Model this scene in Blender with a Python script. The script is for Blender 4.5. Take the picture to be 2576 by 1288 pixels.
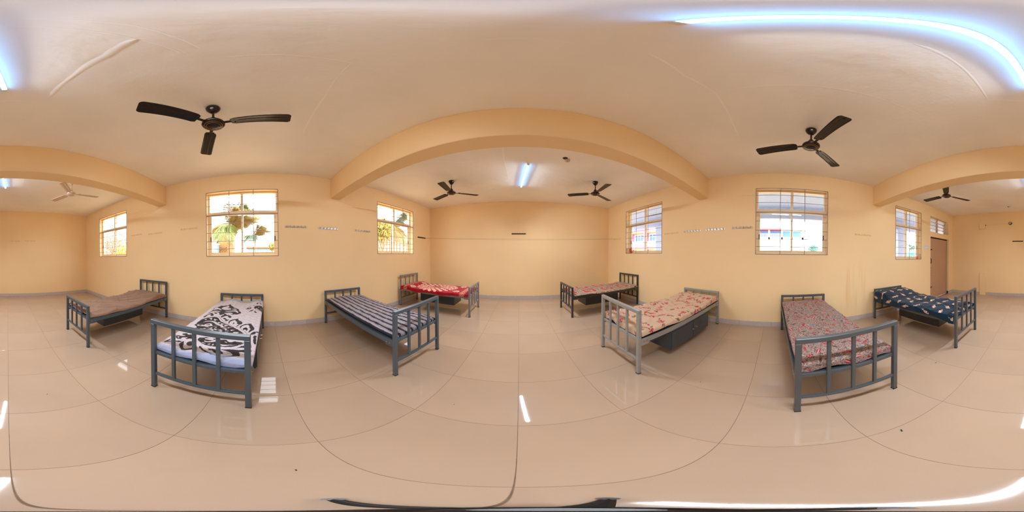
import bpy, bmesh, math, random
import numpy as np
from mathutils import Vector, Matrix, Euler

C = bpy.context.scene
COL = C.collection
for _o in list(bpy.data.objects):
    bpy.data.objects.remove(_o)
R_ = math.radians

# ------------------------------------------------------------------ camera
CAMZ = 1.40
cam_d = bpy.data.cameras.new('camera')
cam_d.type = 'PANO'
if hasattr(cam_d, 'panorama_type'):
    cam_d.panorama_type = 'EQUIRECTANGULAR'
else:
    cam_d.cycles.panorama_type = 'EQUIRECTANGULAR'
cam_d.clip_start = 0.01
cam = bpy.data.objects.new('camera', cam_d)
COL.objects.link(cam)
_y, _p, _r = 0.0454, -0.0095, -0.0001
_M = Matrix.Rotation(_y, 3, 'Z') @ Matrix.Rotation(_p, 3, 'X') @ Matrix.Rotation(_r, 3, 'Y')
_B = Matrix(((1, 0, 0), (0, 0, -1), (0, 1, 0)))
cam.matrix_world = Matrix.Translation((0, 0, CAMZ)) @ (_M @ _B).to_4x4()
C.camera = cam

# ------------------------------------------------------------------ light and exposure
vs = C.view_settings
vs.view_transform = 'Standard'
try:
    vs.look = 'None'
except Exception:
    pass
vs.exposure = -0.16
vs.gamma = 1.0
vs.use_curve_mapping = False
cy = C.cycles
cy.use_denoising = True
cy.max_bounces = 10
cy.diffuse_bounces = 8
cy.glossy_bounces = 4
cy.transmission_bounces = 6
cy.transparent_max_bounces = 12
cy.sample_clamp_indirect = 6.0
cy.caustics_reflective = False
cy.caustics_refractive = False

SKY_STRENGTH = 10.0
SKY_COLOR = (0.95, 0.97, 1.0, 1)
SUN_STRENGTH = 4.0
TUBE_WATT = 66.0
TUBE_COLOR = (0.86, 0.93, 1.0)
GLOW_STRENGTH = 26.0
GLOW_COLOR = (0.14, 0.48, 1.0)

w = bpy.data.worlds.new('sky')
C.world = w
w.use_nodes = True
bg = w.node_tree.nodes['Background']
bg.inputs['Color'].default_value = SKY_COLOR
bg.inputs['Strength'].default_value = SKY_STRENGTH
sun_d = bpy.data.lights.new('sun', 'SUN')
sun_d.energy = SUN_STRENGTH
sun_d.color = (1.0, 0.88, 0.70)
sun_d.angle = R_(1.0)
sun = bpy.data.objects.new('sun', sun_d)
COL.objects.link(sun)
sun.rotation_euler = (0, R_(24), R_(-8))       # high sun, from +x, so no direct sun enters the room
sun.location = (0, 0, 30)


# ------------------------------------------------------------------ helpers
def s2l(c):
    return tuple((x / 255.0 / 12.92) if x / 255.0 <= 0.04045 else ((x / 255.0 + 0.055) / 1.055) ** 2.4 for x in c)


def mat(name, rgb, rough=0.6, metal=0.0, spec=0.5, noise=None, bump=None, lin=False, coat=0.0, rand=0.0):
    """principled; noise=(scale, amount) varies the colour, bump=(scale, strength, distance) adds relief"""
    m = bpy.data.materials.new(name)
    m.use_nodes = True
    nt = m.node_tree
    b = nt.nodes['Principled BSDF']
    col = tuple(rgb) if lin else s2l(rgb)
    b.inputs['Base Color'].default_value = (*col, 1)
    b.inputs['Roughness'].default_value = rough
    b.inputs['Metallic'].default_value = metal
    b.inputs['Specular IOR Level'].default_value = spec
    if coat:
        b.inputs['Coat Weight'].default_value = coat
        b.inputs['Coat Roughness'].default_value = 0.05
    tc = nt.nodes.new('ShaderNodeTexCoord')
    if noise:
        n = nt.nodes.new('ShaderNodeTexNoise')
        n.inputs['Scale'].default_value = noise[0]
        n.inputs['Detail'].default_value = 6
        nt.links.new(tc.outputs['Object'], n.inputs['Vector'])
        mp = nt.nodes.new('ShaderNodeMapRange')
        mp.inputs['From Min'].default_value = 0.3
        mp.inputs['From Max'].default_value = 0.7
        mp.inputs['To Min'].default_value = 1 - noise[1]
        mp.inputs['To Max'].default_value = 1 + noise[1]
        nt.links.new(n.outputs['Fac'], mp.inputs['Value'])
        hs = nt.nodes.new('ShaderNodeHueSaturation')
        hs.inputs['Color'].default_value = (*col, 1)
        nt.links.new(mp.outputs['Result'], hs.inputs['Value'])
        last = hs.outputs['Color']
        if rand:
            oi = nt.nodes.new('ShaderNodeObjectInfo')
            mr = nt.nodes.new('ShaderNodeMapRange')
            mr.inputs['To Min'].default_value = 1 - rand
            mr.inputs['To Max'].default_value = 1 + rand
            nt.links.new(oi.outputs['Random'], mr.inputs['Value'])
            h2 = nt.nodes.new('ShaderNodeHueSaturation')
            nt.links.new(mr.outputs['Result'], h2.inputs['Value'])
            nt.links.new(last, h2.inputs['Color'])
            last = h2.outputs['Color']
        nt.links.new(last, b.inputs['Base Color'])
    if bump:
        n2 = nt.nodes.new('ShaderNodeTexNoise')
        n2.inputs['Scale'].default_value = bump[0]
        n2.inputs['Detail'].default_value = 5
        nt.links.new(tc.outputs['Object'], n2.inputs['Vector'])
        bp = nt.nodes.new('ShaderNodeBump')
        bp.inputs['Strength'].default_value = bump[1]
        bp.inputs['Distance'].default_value = bump[2]
        nt.links.new(n2.outputs['Fac'], bp.inputs['Height'])
        nt.links.new(bp.outputs['Normal'], b.inputs['Normal'])
    return m


def emis(name, rgb, strength):
    m = bpy.data.materials.new(name)
    m.use_nodes = True
    nt = m.node_tree
    nt.nodes.clear()
    o = nt.nodes.new('ShaderNodeOutputMaterial')
    e = nt.nodes.new('ShaderNodeEmission')
    e.inputs['Color'].default_value = (*rgb, 1)
    e.inputs['Strength'].default_value = strength
    nt.links.new(e.outputs[0], o.inputs['Surface'])
    return m


def glass_mat(name, tint=(0.97, 0.98, 0.98)):
    m = bpy.data.materials.new(name)
    m.use_nodes = True
    nt = m.node_tree
    nt.nodes.clear()
    o = nt.nodes.new('ShaderNodeOutputMaterial')
    t = nt.nodes.new('ShaderNodeBsdfTransparent')
    t.inputs['Color'].default_value = (*tint, 1)
    g = nt.nodes.new('ShaderNodeBsdfGlossy')
    g.inputs['Roughness'].default_value = 0.02
    f = nt.nodes.new('ShaderNodeLayerWeight')
    f.inputs['Blend'].default_value = 0.18
    pw = nt.nodes.new('ShaderNodeMath')
    pw.operation = 'MULTIPLY_ADD'
    pw.inputs[1].default_value = 0.5
    pw.inputs[2].default_value = 0.03
    nt.links.new(f.outputs['Facing'], pw.inputs[0])
    mx = nt.nodes.new('ShaderNodeMixShader')
    nt.links.new(pw.outputs[0], mx.inputs['Fac'])
    nt.links.new(t.outputs[0], mx.inputs[1])
    nt.links.new(g.outputs[0], mx.inputs[2])
    nt.links.new(mx.outputs[0], o.inputs['Surface'])
    return m


class MB:
    """collects simple solids into one mesh"""
    def __init__(self):
        self.bm = bmesh.new()

    def box(self, x0, x1, y0, y1, z0, z1, bev=0.0, M=None):
        mtx = Matrix.Translation(((x0 + x1) / 2, (y0 + y1) / 2, (z0 + z1) / 2)) @ Matrix.Diagonal((abs(x1 - x0), abs(y1 - y0), abs(z1 - z0), 1))
        r = bmesh.ops.create_cube(self.bm, size=1.0, matrix=mtx)
        vs_ = r['verts']
        if bev > 0:
            es = list({e for v in vs_ for e in v.link_edges})
            rr = bmesh.ops.bevel(self.bm, geom=es, offset=bev, segments=1, affect='EDGES', profile=0.5)
            vs_ = list({v for f in rr['faces'] for v in f.verts} | {v for v in vs_ if v.is_valid})
        if M is not None:
            bmesh.ops.transform(self.bm, matrix=M, verts=vs_)
        return self

    def cyl(self, p0, p1, r0, r1=None, seg=12, caps=True):
        p0, p1 = Vector(p0), Vector(p1)
        r1 = r0 if r1 is None else r1
        d = p1 - p0
        q = d.to_track_quat('Z', 'Y').to_matrix().to_4x4()
        M = Matrix.Translation((p0 + p1) / 2) @ q
        bmesh.ops.create_cone(self.bm, cap_ends=caps, segments=seg, radius1=r0, radius2=r1, depth=d.length, matrix=M)
        return self

    def lathe(self, prof, seg=24, c=(0, 0, 0)):
        rings = []
        for r, z in prof:
            if r < 1e-6:
                rings.append([self.bm.verts.new((c[0], c[1], c[2] + z))])
            else:
                rings.append([self.bm.verts.new((c[0] + r * math.cos(2 * math.pi * k / seg), c[1] + r * math.sin(2 * math.pi * k / seg), c[2] + z)) for k in range(seg)])
        for a, b in zip(rings, rings[1:]):
            for k in range(seg):
                k2 = (k + 1) % seg
                if len(a) == 1 and len(b) == 1:
                    continue
                if len(a) == 1:
                    self.bm.faces.new((a[0], b[k2], b[k]))
                elif len(b) == 1:
                    self.bm.faces.new((a[k], a[k2], b[0]))
                else:
                    self.bm.faces.new((a[k], a[k2], b[k2], b[k]))
        return self

    def poly(self, pts, thick=None):
        vs_ = [self.bm.verts.new(p) for p in pts]
        f = self.bm.faces.new(vs_)
        if thick:
            r = bmesh.ops.extrude_face_region(self.bm, geom=[f])
            nv = [g for g in r['geom'] if isinstance(g, bmesh.types.BMVert)]
            bmesh.ops.translate(self.bm, verts=nv, vec=thick)
        return self

    def tube(self, pts, r, seg=6):
        for a, b in zip(pts, pts[1:]):
            self.cyl(a, b, r, seg=seg)
        return self

    def mesh(self, name, m, smooth=False):
        bmesh.ops.recalc_face_normals(self.bm, faces=self.bm.faces)
        me = bpy.data.meshes.new(name)
        self.bm.to_mesh(me)
        self.bm.free()
        if m is not None:
            me.materials.append(m)
        if smooth:
            for p in me.polygons:
                p.use_smooth = True
        return me

    def build(self, name, m, parent=None, smooth=False):
        return link(name, self.mesh(name, m, smooth), parent)


def link(name, me, parent=None, loc=None, rot=None):
    o = bpy.data.objects.new(name, me)
    COL.objects.link(o)
    if parent is not None:
        o.parent = parent
    if loc is not None:
        o.location = loc
    if rot is not None:
        o.rotation_euler = rot
    return o


def thing(name, label, cat, loc=(0, 0, 0), rotz=0.0, group=None):
    o = bpy.data.objects.new(name, None)
    o.empty_display_size = 0.1
    COL.objects.link(o)
    o.location = loc
    o.rotation_euler = (0, 0, rotz)
    return tag(o, label, cat, group)


def tag(o, label, cat, group=None):
    o['label'] = label
    o['category'] = cat
    if group:
        o['group'] = group
    return o


def struct(o, label=None):
    o['kind'] = 'structure'
    if label:
        o['label'] = label
    return o


def copy_tree(o, parent=None):
    c = o.copy()
    COL.objects.link(c)
    if parent is not None:
        c.parent = parent
    for ch in list(o.children):
        copy_tree(ch, c)
    return c


# ------------------------------------------------------------------ materials
M_WALL = mat('cream_wall_paint', (243, 215, 168), 0.75, spec=0.25, noise=(0.6, 0.05), bump=(9, 0.08, 0.01))
M_BEAM = mat('cream_beam_paint', (243, 215, 168), 0.75, spec=0.25, noise=(0.8, 0.04), bump=(7, 0.08, 0.01))
M_CEIL = mat('white_ceiling_plaster', (246, 244, 240), 0.6, spec=0.3, noise=(1.1, 0.05), bump=(2.6, 0.35, 0.03))
M_RIDGE = mat('smooth_plaster_patch', (253, 252, 250), 0.3, spec=0.5, noise=(4, 0.04))
M_TILE = mat('vitrified_tile', (179, 156, 135), 0.035, spec=0.55, noise=(1.6, 0.035), rand=0.03)
M_GROUT = mat('dark_grout', (120, 98, 80), 0.8, noise=(20, 0.2))
M_STEEL_REVEAL = mat('cream_window_paint', (240, 214, 160), 0.45, noise=(3, 0.03))
M_FRAME = mat('cream_sash_enamel', (232, 214, 178), 0.4, noise=(5, 0.03))
M_GRILLE = mat('mauve_grey_grille_paint', (150, 128, 122), 0.4, noise=(10, 0.06))
M_DARK = mat('dark_rubber', (30, 28, 27), 0.6, noise=(20, 0.1))
M_CHROME = mat('stainless_steel', (200, 200, 202), 0.22, metal=1.0, noise=(30, 0.1))
M_GLASS = glass_mat('window_glass')
M_FROST = mat('frosted_glass', (232, 222, 212), 0.3, noise=(12, 0.03))
M_FROST.node_tree.nodes['Principled BSDF'].inputs['Transmission Weight'].default_value = 0.75
M_DOOR = mat('brown_laminate_door', (186, 148, 118), 0.45, noise=(2.2, 0.03), bump=(60, 0.03, 0.002))
M_WHITE = mat('white_plastic', (232, 228, 220), 0.35, noise=(8, 0.02))
M_FANB = mat('brown_fan_enamel', (30, 17, 13), 0.2, spec=0.4, noise=(6, 0.08))
M_FANW = mat('cream_fan_enamel', (214, 192, 172), 0.3, noise=(6, 0.03))
M_GOLD = mat('dull_brass', (150, 110, 70), 0.3, metal=0.8, noise=(20, 0.1))
M_ROPE = mat('jute_cord', (160, 130, 90), 0.9, noise=(60, 0.2))


def skirting_mat():
    m = mat('grey_skirting_tile', (194, 184, 180), 0.35, spec=0.4, noise=(3, 0.05), rand=0.03)
    nt = m.node_tree
    b = nt.nodes['Principled BSDF']
    src = b.inputs['Base Color'].links[0].from_socket
    tc = nt.nodes.new('ShaderNodeTexCoord')
    mp = nt.nodes.new('ShaderNodeMapping')
    mp.inputs['Scale'].default_value = (34, 34, 7)
    n = nt.nodes.new('ShaderNodeTexNoise')
    n.inputs['Scale'].default_value = 1.0
    n.inputs['Detail'].default_value = 3
    oi = nt.nodes.new('ShaderNodeObjectInfo')
    ad = nt.nodes.new('ShaderNodeVectorMath')
    nt.links.new(tc.outputs['Object'], mp.inputs['Vector'])
    nt.links.new(mp.outputs[0], ad.inputs[0])
    sc = nt.nodes.new('ShaderNodeVectorMath')
    sc.operation = 'SCALE'
    sc.inputs[0].default_value = (37, 11, 5)
    nt.links.new(oi.outputs['Random'], sc.inputs['Scale'])
    nt.links.new(sc.outputs[0], ad.inputs[1])
    nt.links.new(ad.outputs[0], n.inputs['Vector'])
    mr = nt.nodes.new('ShaderNodeMapRange')
    mr.inputs['From Min'].default_value = 0.64
    mr.inputs['From Max'].default_value = 0.72
    nt.links.new(n.outputs['Fac'], mr.inputs['Value'])
    mx = nt.nodes.new('ShaderNodeMixRGB')
    mx.inputs['Color2'].default_value = (*s2l((214, 204, 190)), 1)
    nt.links.new(mr.outputs[0], mx.inputs['Fac'])
    nt.links.new(src, mx.inputs['Color1'])
    nt.links.new(mx.outputs[0], b.inputs['Base Color'])
    return m


M_SKIRT = skirting_mat()

# ------------------------------------------------------------------ room shell
XL, XR, YF, YB, HC = -3.039, 3.033, 4.995, -5.770, 3.084
T = 0.23
L_WIN = [(-4.785, -3.380, 1.418, 2.747), (-1.104, 0.283, 1.397, 2.720), (2.563, 3.987, 1.425, 2.752)]
R_WIN = [(-3.777, -2.748, 1.338, 2.743), (-1.005, 0.377, 1.430, 2.742), (2.540, 3.964, 1.440, 2.750)]
VENT = (-5.415, -4.236, 2.240, 2.760)
DOOR = (-5.440, -4.255, 0.0, 2.075)


def wall_with_holes(name, x0, x1, y0, y1, z0, z1, holes, m):
    ys = sorted({y0, y1} | {h[0] for h in holes} | {h[1] for h in holes})
    mb = MB()
    for a, b in zip(ys, ys[1:]):
        if b - a < 1e-4:
            continue
        hs = sorted([(h[2], h[3]) for h in holes if h[0] < (a + b) / 2 < h[1]])
        z = z0
        for lo, hi in hs:
            if lo - z > 1e-4:
                mb.box(x0, x1, a, b, z, lo)
            z = max(z, hi)
        if z1 - z > 1e-4:
            mb.box(x0, x1, a, b, z, z1)
    return struct(mb.build(name, m))


def stained_wall():
    # the same paint with two faint vertical run marks left by water, near y = -1.4 .. -1.8
    m = M_WALL.copy()
    m.name = 'cream_wall_paint_with_run_marks'
    nt = m.node_tree
    b = nt.nodes['Principled BSDF']
    src = b.inputs['Base Color'].links[0].from_socket
    tc = nt.nodes.new('ShaderNodeTexCoord')
    mp = nt.nodes.new('ShaderNodeMapping')
    mp.inputs['Scale'].default_value = (1, 9, 0.55)
    n = nt.nodes.new('ShaderNodeTexNoise')
    n.inputs['Scale'].default_value = 1.0
    n.inputs['Detail'].default_value = 3
    nt.links.new(tc.outputs['Object'], mp.inputs['Vector'])
    nt.links.new(mp.outputs[0], n.inputs['Vector'])
    mr = nt.nodes.new('ShaderNodeMapRange')
    mr.inputs['From Min'].default_value = 0.45
    mr.inputs['From Max'].default_value = 0.62
    nt.links.new(n.outputs['Fac'], mr.inputs['Value'])
    sp = nt.nodes.new('ShaderNodeSeparateXYZ')
    nt.links.new(tc.outputs['Object'], sp.inputs[0])

    def band(sock, c, hw_, soft):
        a = nt.nodes.new('ShaderNodeMath')
        a.operation = 'SUBTRACT'
        a.inputs[1].default_value = c
        nt.links.new(sock, a.inputs[0])
        d = nt.nodes.new('ShaderNodeMath')
        d.operation = 'ABSOLUTE'
        nt.links.new(a.outputs[0], d.inputs[0])
        r = nt.nodes.new('ShaderNodeMapRange')
        r.inputs['From Min'].default_value = hw_
        r.inputs['From Max'].default_value = hw_ - soft
        nt.links.new(d.outputs[0], r.inputs['Value'])
        return r.outputs[0]
    cur = mr.outputs[0]
    for s_ in (band(sp.outputs['Y'], -1.58, 0.34, 0.12), band(sp.outputs['Z'], 0.72, 0.62, 0.35)):
        k = nt.nodes.new('ShaderNodeMath')
        k.operation = 'MULTIPLY'
        nt.links.new(cur, k.inputs[0])
        nt.links.new(s_, k.inputs[1])
        cur = k.outputs[0]
    sc = nt.nodes.new('ShaderNodeMath')
    sc.operation = 'MULTIPLY'
    sc.inputs[1].default_value = 0.45
    nt.links.new(cur, sc.inputs[0])
    mx = nt.nodes.new('ShaderNodeMixRGB')
    mx.inputs['Color2'].default_value = (*s2l((226, 178, 118)), 1)
    nt.links.new(sc.outputs[0], mx.inputs['Fac'])
    nt.links.new(src, mx.inputs['Color1'])
    nt.links.new(mx.outputs[0], b.inputs['Base Color'])
    return m


wall_left = wall_with_holes('wall_left', XL - T, XL, YB - T, YF + T, 0, HC, L_WIN, M_WALL)
wall_right = wall_with_holes('wall_right', XR, XR + T, YB - T, YF + T, 0, HC, R_WIN + [VENT, DOOR], stained_wall())
wall_front = struct(MB().box(XL, XR, YF, YF + T, 0, HC).build('wall_front', M_WALL))
wall_back = struct(MB().box(XL, XR, YB - T, YB, 0, HC).build('wall_back', M_WALL))
ceiling = struct(MB().box(XL - T, XR + T, YB - T, YF + T, HC, HC + 0.16).build('ceiling', M_CEIL))
HB = CAMZ + 1.2108
struct(MB().box(XL, XR, 1.3386, 1.5658, HB, HC, bev=0.006).build('ceiling_beam', M_BEAM))
struct(MB().box(XL, XR, -2.3005, -2.0505, HB, HC, bev=0.006).build('ceiling_beam', M_BEAM))

# floor: grout bed with one tile object per tile
floor = struct(MB().box(XL - T, XR + T, YB - T, YF + T, -0.12, -0.0012).build('floor', M_GROUT))
xs = [XL] + [-0.007 + 0.6 * k for k in range(-5, 6) if XL + 0.02 < -0.007 + 0.6 * k < XR - 0.02] + [XR]
ysf = [0.2 + 0.6 * k for k in range(0, 8)] + [YF]
ysb = [-0.385 - 0.6 * k for k in range(0, 9) if -0.385 - 0.6 * k > YB + 0.02] + [YB]
ys = sorted(ysb) + ysf
tile_cache = {}
for ix in range(len(xs) - 1):
    for iy in range(len(ys) - 1):
        wx_, wy_ = xs[ix + 1] - xs[ix], ys[iy + 1] - ys[iy]
        key = (round(wx_, 3), round(wy_, 3))
        if key not in tile_cache:
            g = 0.0012
            tile_cache[key] = MB().box(-wx_ / 2 + g, wx_ / 2 - g, -wy_ / 2 + g, wy_ / 2 - g, -0.010, 0.0, bev=0.0008).mesh('tile', M_TILE)
        link('tile', tile_cache[key], floor, ((xs[ix] + xs[ix + 1]) / 2, (ys[iy] + ys[iy + 1]) / 2, 0))

# skirting: pieces 0.6 m long
SK_H, SK_T = 0.105, 0.011
sk_cache = {}


def skirting(name, axis, fixed, sgn, a0, a1, skip=()):
    base = struct(MB().box(*( (fixed, fixed + sgn * 0.003, a0, a1) if axis == 'y' else (a0, a1, fixed, fixed + sgn * 0.003)), 0.0, SK_H - 0.004).build(name, M_GROUT))
    n = max(1, round((a1 - a0) / 0.6))
    st = (a1 - a0) / n
    key = (axis, round(st, 3), sgn)
    if key not in sk_cache:
        g = 0.001
        sk_cache[key] = (MB().box(0, sgn * SK_T, -st / 2 + g, st / 2 - g, 0, SK_H, bev=0.0015) if axis == 'y' else MB().box(-st / 2 + g, st / 2 - g, 0, sgn * SK_T, 0, SK_H, bev=0.0015)).mesh('skirting_tile', M_SKIRT)
    for k in range(n):
        c = a0 + (k + 0.5) * st
        link('skirting_tile', sk_cache[key], base, (fixed, c, 0) if axis == 'y' else (c, fixed, 0))


skirting('baseboard_left', 'y', XL, 1, YB, YF)
skirting('baseboard_right', 'y', XR, -1, DOOR[1], YF)
skirting('baseboard_right', 'y', XR, -1, YB, DOOR[0])
skirting('baseboard_front', 'x', YF, -1, XL + SK_T, XR - SK_T)
skirting('baseboard_back', 'x', YB, 1, XL + SK_T, 1.655)
skirting('baseboard_back', 'x', YB, 1, 1.892, XR - SK_T)

# shallow boxed chase on the back wall, skirting height casing
struct(MB().box(1.657, 1.890, YB, YB + 0.045, 0, 0.86, bev=0.004).build('trim_1', M_WALL))

# plaster ridges on the ceiling (filled conduit chases)
RIDGES = [([(-0.294, -0.271), (-0.344, -0.472), (-0.335, -0.754), (-0.29, -1.074)], 0.016),
          ([(-0.008, -0.257), (-0.134, -0.265), (-0.294, -0.271), (-0.534, -0.255)], 0.005),
          ([(-0.015, -0.173), (-0.18, -0.173), (-0.317, -0.186), (-0.494, -0.177)], 0.005),
          ([(0.312, -1.12), (0.304, -0.656), (0.303, -0.332)], 0.008),
          ([(0.311, -1.123), (0.054, -1.182), (-0.25, -1.17)], 0.006),
          ([(-0.603, -0.138), (-0.588, 0.07), (-0.591, 0.254), (-0.591, 0.382)], 0.004),
          ([(-0.596, 0.374), (-1.039, 0.435), (-1.793, 0.45)], 0.006),
          ([(-0.111, 0.43), (0.022, 0.422), (0.158, 0.452)], 0.004),
          ([(0.408, 0.422), (0.713, 0.466), (1.016, 0.407), (1.887, 0.44)], 0.006),
          ([(0.9, -1.2), (0.95, -0.3), (1.0, 0.4)], 0.004),
          ([(-0.2, 1.9), (-0.25, 2.6), (-0.22, 3.4)], 0.006),
          ([(-1.6, 2.1), (-0.9, 2.5), (-0.5, 2.5)], 0.005),
          ([(1.0, 3.0), (1.7, 3.6), (2.4, 3.7)], 0.006),
          ([(-0.3, -2.9), (-0.35, -3.5), (-0.1, -3.55)], 0.006)]
for pts, wd in RIDGES:
    mb = MB()
    P = [Vector((a, b, 0)) for a, b in pts]
    Q = []
    for i in range(len(P) - 1):
        for k in range(6):
            Q.append(P[i].lerp(P[i + 1], k / 6))
    Q.append(P[-1])
    rows = []
    random.seed(len(rows) + int(wd * 1e4))
    for i, q in enumerate(Q):
        d = (Q[min(i + 1, len(Q) - 1)] - Q[max(i - 1, 0)]).normalized()
        n_ = Vector((-d.y, d.x, 0))
        wv = wd * (0.15 if i in (0, len(Q) - 1) else random.uniform(0.75, 1.2))
        rows.append([mb.bm.verts.new(q + n_ * wv * t + Vector((0, 0, HC + h))) for t, h in ((-1.6, 0.0005), (-0.5, -wd * 0.09), (0.5, -wd * 0.09), (1.6, 0.0005))])
    for a, b in zip(rows, rows[1:]):
        for k in range(3):
            mb.bm.faces.new((a[k], a[k + 1], b[k + 1], b[k]))
    mb.build('plaster_ridge', M_RIDGE, ceiling, smooth=True)


# ------------------------------------------------------------------ windows
def make_window(n, X0, sg, y0, y1, z0, z1, nvert, label, ztr=None):
    """outer frame + two fixed lights over two sliding sashes, iron grille flush with the wall"""
    def bx(mb, d0, d1, a0, a1, b0, b1, bev=0.0):
        xa, xb = X0 + sg * d0, X0 + sg * d1
        return mb.box(min(xa, xb), max(xa, xb), a0, a1, b0, b1, bev)
    fw = 0.034
    zt = z0 + (z1 - z0) * 0.672
    D0, D1 = 0.125, 0.195
    f = MB()
    bx(f, D0, D1, y0, y0 + fw, z0, z1)
    bx(f, D0, D1, y1 - fw, y1, z0, z1)
    bx(f, D0, D1, y0 + fw, y1 - fw, z0, z0 + fw)
    bx(f, D0, D1, y0 + fw, y1 - fw, z1 - fw, z1)
    bx(f, D0, D1, y0 + fw, y1 - fw, zt - 0.035, zt + 0.022)
    ym = (y0 + y1) / 2
    bx(f, D0, D1, ym - 0.024, ym + 0.024, zt + 0.022, z1 - fw)
    fr = struct(f.build('window_%d' % n, M_FRAME), label)
    # fixed panes
    for a, b in ((y0 + fw, ym - 0.024), (ym + 0.024, y1 - fw)):
        bx(MB(), 0.158, 0.162, a - 0.004, b + 0.004, zt + 0.018, z1 - fw + 0.004).build('pane', M_GLASS, fr)
    # sliding sashes, on two tracks
    sw = 0.036
    for i, (a, b, d) in enumerate(((y0 + fw, ym + 0.018, 0.130), (ym - 0.018, y1 - fw, 0.164))):
        s = MB()
        lo, hi = z0 + fw, zt - 0.035
        bx(s, d, d + 0.026, a, a + sw, lo, hi)
        bx(s, d, d + 0.026, b - sw, b, lo, hi)
        bx(s, d, d + 0.026, a + sw, b - sw, lo, lo + sw + 0.008)
        bx(s, d, d + 0.026, a + sw, b - sw, hi - sw * 0.7, hi)
        so = s.build('sash', M_FRAME, fr)
        bx(MB(), d + 0.011, d + 0.015, a + sw - 0.004, b - sw + 0.004, lo + sw, hi - sw * 0.6).build('pane', M_GLASS, so)
        la = a + 0.012 if i == 0 else b - 0.024
        bx(MB(), d - 0.008, d + 0.001, la, la + 0.014, lo + 0.26, lo + 0.36).build('latch', M_DARK, so)
    # sill and reveal lining in brighter paint
    g = MB()
    e = 0.010
    bx(g, -0.004, 0.010, y0 - 0.002, y0 + e, z0, z1)
    bx(g, -0.004, 0.010, y1 - e, y1 + 0.002, z0, z1)
    bx(g, -0.004, 0.010, y0, y1, z0 - 0.002, z0 + e)
    bx(g, -0.004, 0.010, y0, y1, z1 - e, z1 + 0.002)
    go = g.build('grille', M_GRILLE, fr)
    H = z1 - z0
    for k, t in enumerate((0.115, 0.233, 0.383, 0.516, 0.652, 0.778, 0.890)):
        z = z1 - t * H
        if k == 2:
            b_ = MB()
            bx(b_, 0.0, 0.008, y0, y1, z - 0.011, z + 0.011)
        else:
            b_ = MB().cyl((X0 + sg * 0.004, y0, z), (X0 + sg * 0.004, y1, z), 0.0048, seg=8)
        b_.build('bar', M_GRILLE, go)
    for k in range(nvert):
        yy = y0 + (y1 - y0) * (k + 1) / (nvert + 1)
        b_ = MB()
        bx(b_, -0.004, 0.001, yy - 0.0055, yy + 0.0055, z0, z1)
        b_.build('bar', M_GRILLE, go)
    return fr


make_window(1, XL, -1, *L_WIN[0], 2, 'grilled window beyond the beam, dry brush and yellow leaves behind it')
make_window(2, XL, -1, *L_WIN[1], 2, 'large grilled window above the bed with black and white sheet, coconut palms outside')
make_window(3, XL, -1, *L_WIN[2], 2, 'grilled window near the corner with grey tin roof behind it')
make_window(4, XR, 1, *R_WIN[2], 2, 'grilled window looking out on the pink and white building')
make_window(5, XR, 1, *R_WIN[1], 2, 'large grilled window above the bed with leaf print sheet')
make_window(6, XR, 1, *R_WIN[0], 1, 'narrow grilled window beside the door and switch plate')

# louvred ventilator over the door
v = MB()
fw = 0.03
va, vb, vc, vd = VENT
for a in ((va, va + fw, vc, vd), (vb - fw, vb, vc, vd), (va + fw, vb - fw, vc, vc + fw), (va + fw, vb - fw, vd - fw, vd)):
    v.box(XR + 0.11, XR + 0.18, *a)
vm = (va + vb) / 2
v.box(XR + 0.10, XR + 0.18, vm - 0.016, vm + 0.016, vc + fw, vd - fw)
vent = struct(v.build('window_7', M_FRAME), 'louvred ventilator with frosted slats above the brown door')
for a, b in ((va + fw, vm - 0.016), (vm + 0.016, vb - fw)):
    for k in range(4):
        zc = vc + fw + (k + 0.5) * (vd - vc - 2 * fw) / 4
        sl = MB().box(-0.003, 0.003, a + 0.004, b - 0.004, -0.072, 0.072)
        o = sl.build('louvre_pane', M_FROST, vent)
        o.location = (XR + 0.145, 0, zc)
        o.rotation_euler = (0, R_(-32), 0)
    for yy in (a + 0.006, b - 0.006):
        clip = MB()
        for k in range(4):
            zc = vc + fw + (k + 0.5) * (vd - vc - 2 * fw) / 4
            clip.box(-0.006, 0.006, -0.005, 0.005, -0.076, 0.076, M=Matrix.Translation((XR + 0.140, yy, zc)) @ Matrix.Rotation(R_(-32), 4, 'Y'))
        clip.build('louvre_clip', M_GRILLE, vent)

# door
da, db, dz = DOOR[0], DOOR[1], DOOR[3]
df = MB()
df.box(XR + 0.085, XR + 0.15, da, da + 0.03, 0, dz)
df.box(XR + 0.085, XR + 0.15, db - 0.03, db, 0, dz)
df.box(XR + 0.085, XR + 0.15, da + 0.03, db - 0.03, dz - 0.035, dz)
M_BLK = mat('dark_brown_door_frame', (60, 40, 28), 0.6, noise=(12, 0.2))
door = struct(df.build('door_1', M_BLK), 'flat brown door with dark handle in the corner')
leaf = MB().box(XR + 0.072, XR + 0.108, da + 0.036, db - 0.012, 0.022, dz - 0.040, bev=0.002).build('door_leaf', M_DOOR, door)
hd = MB()
hd.box(XR + 0.060, XR + 0.073, -4.372, -4.345, 1.19, 1.37, bev=0.004)
hd.tube([(XR + 0.062, -4.358, 1.20), (XR + 0.03, -4.358, 1.23), (XR + 0.03, -4.358, 1.33), (XR + 0.062, -4.358, 1.36)], 0.008, seg=8)
hd.build('door_handle', M_DARK, leaf)
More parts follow.
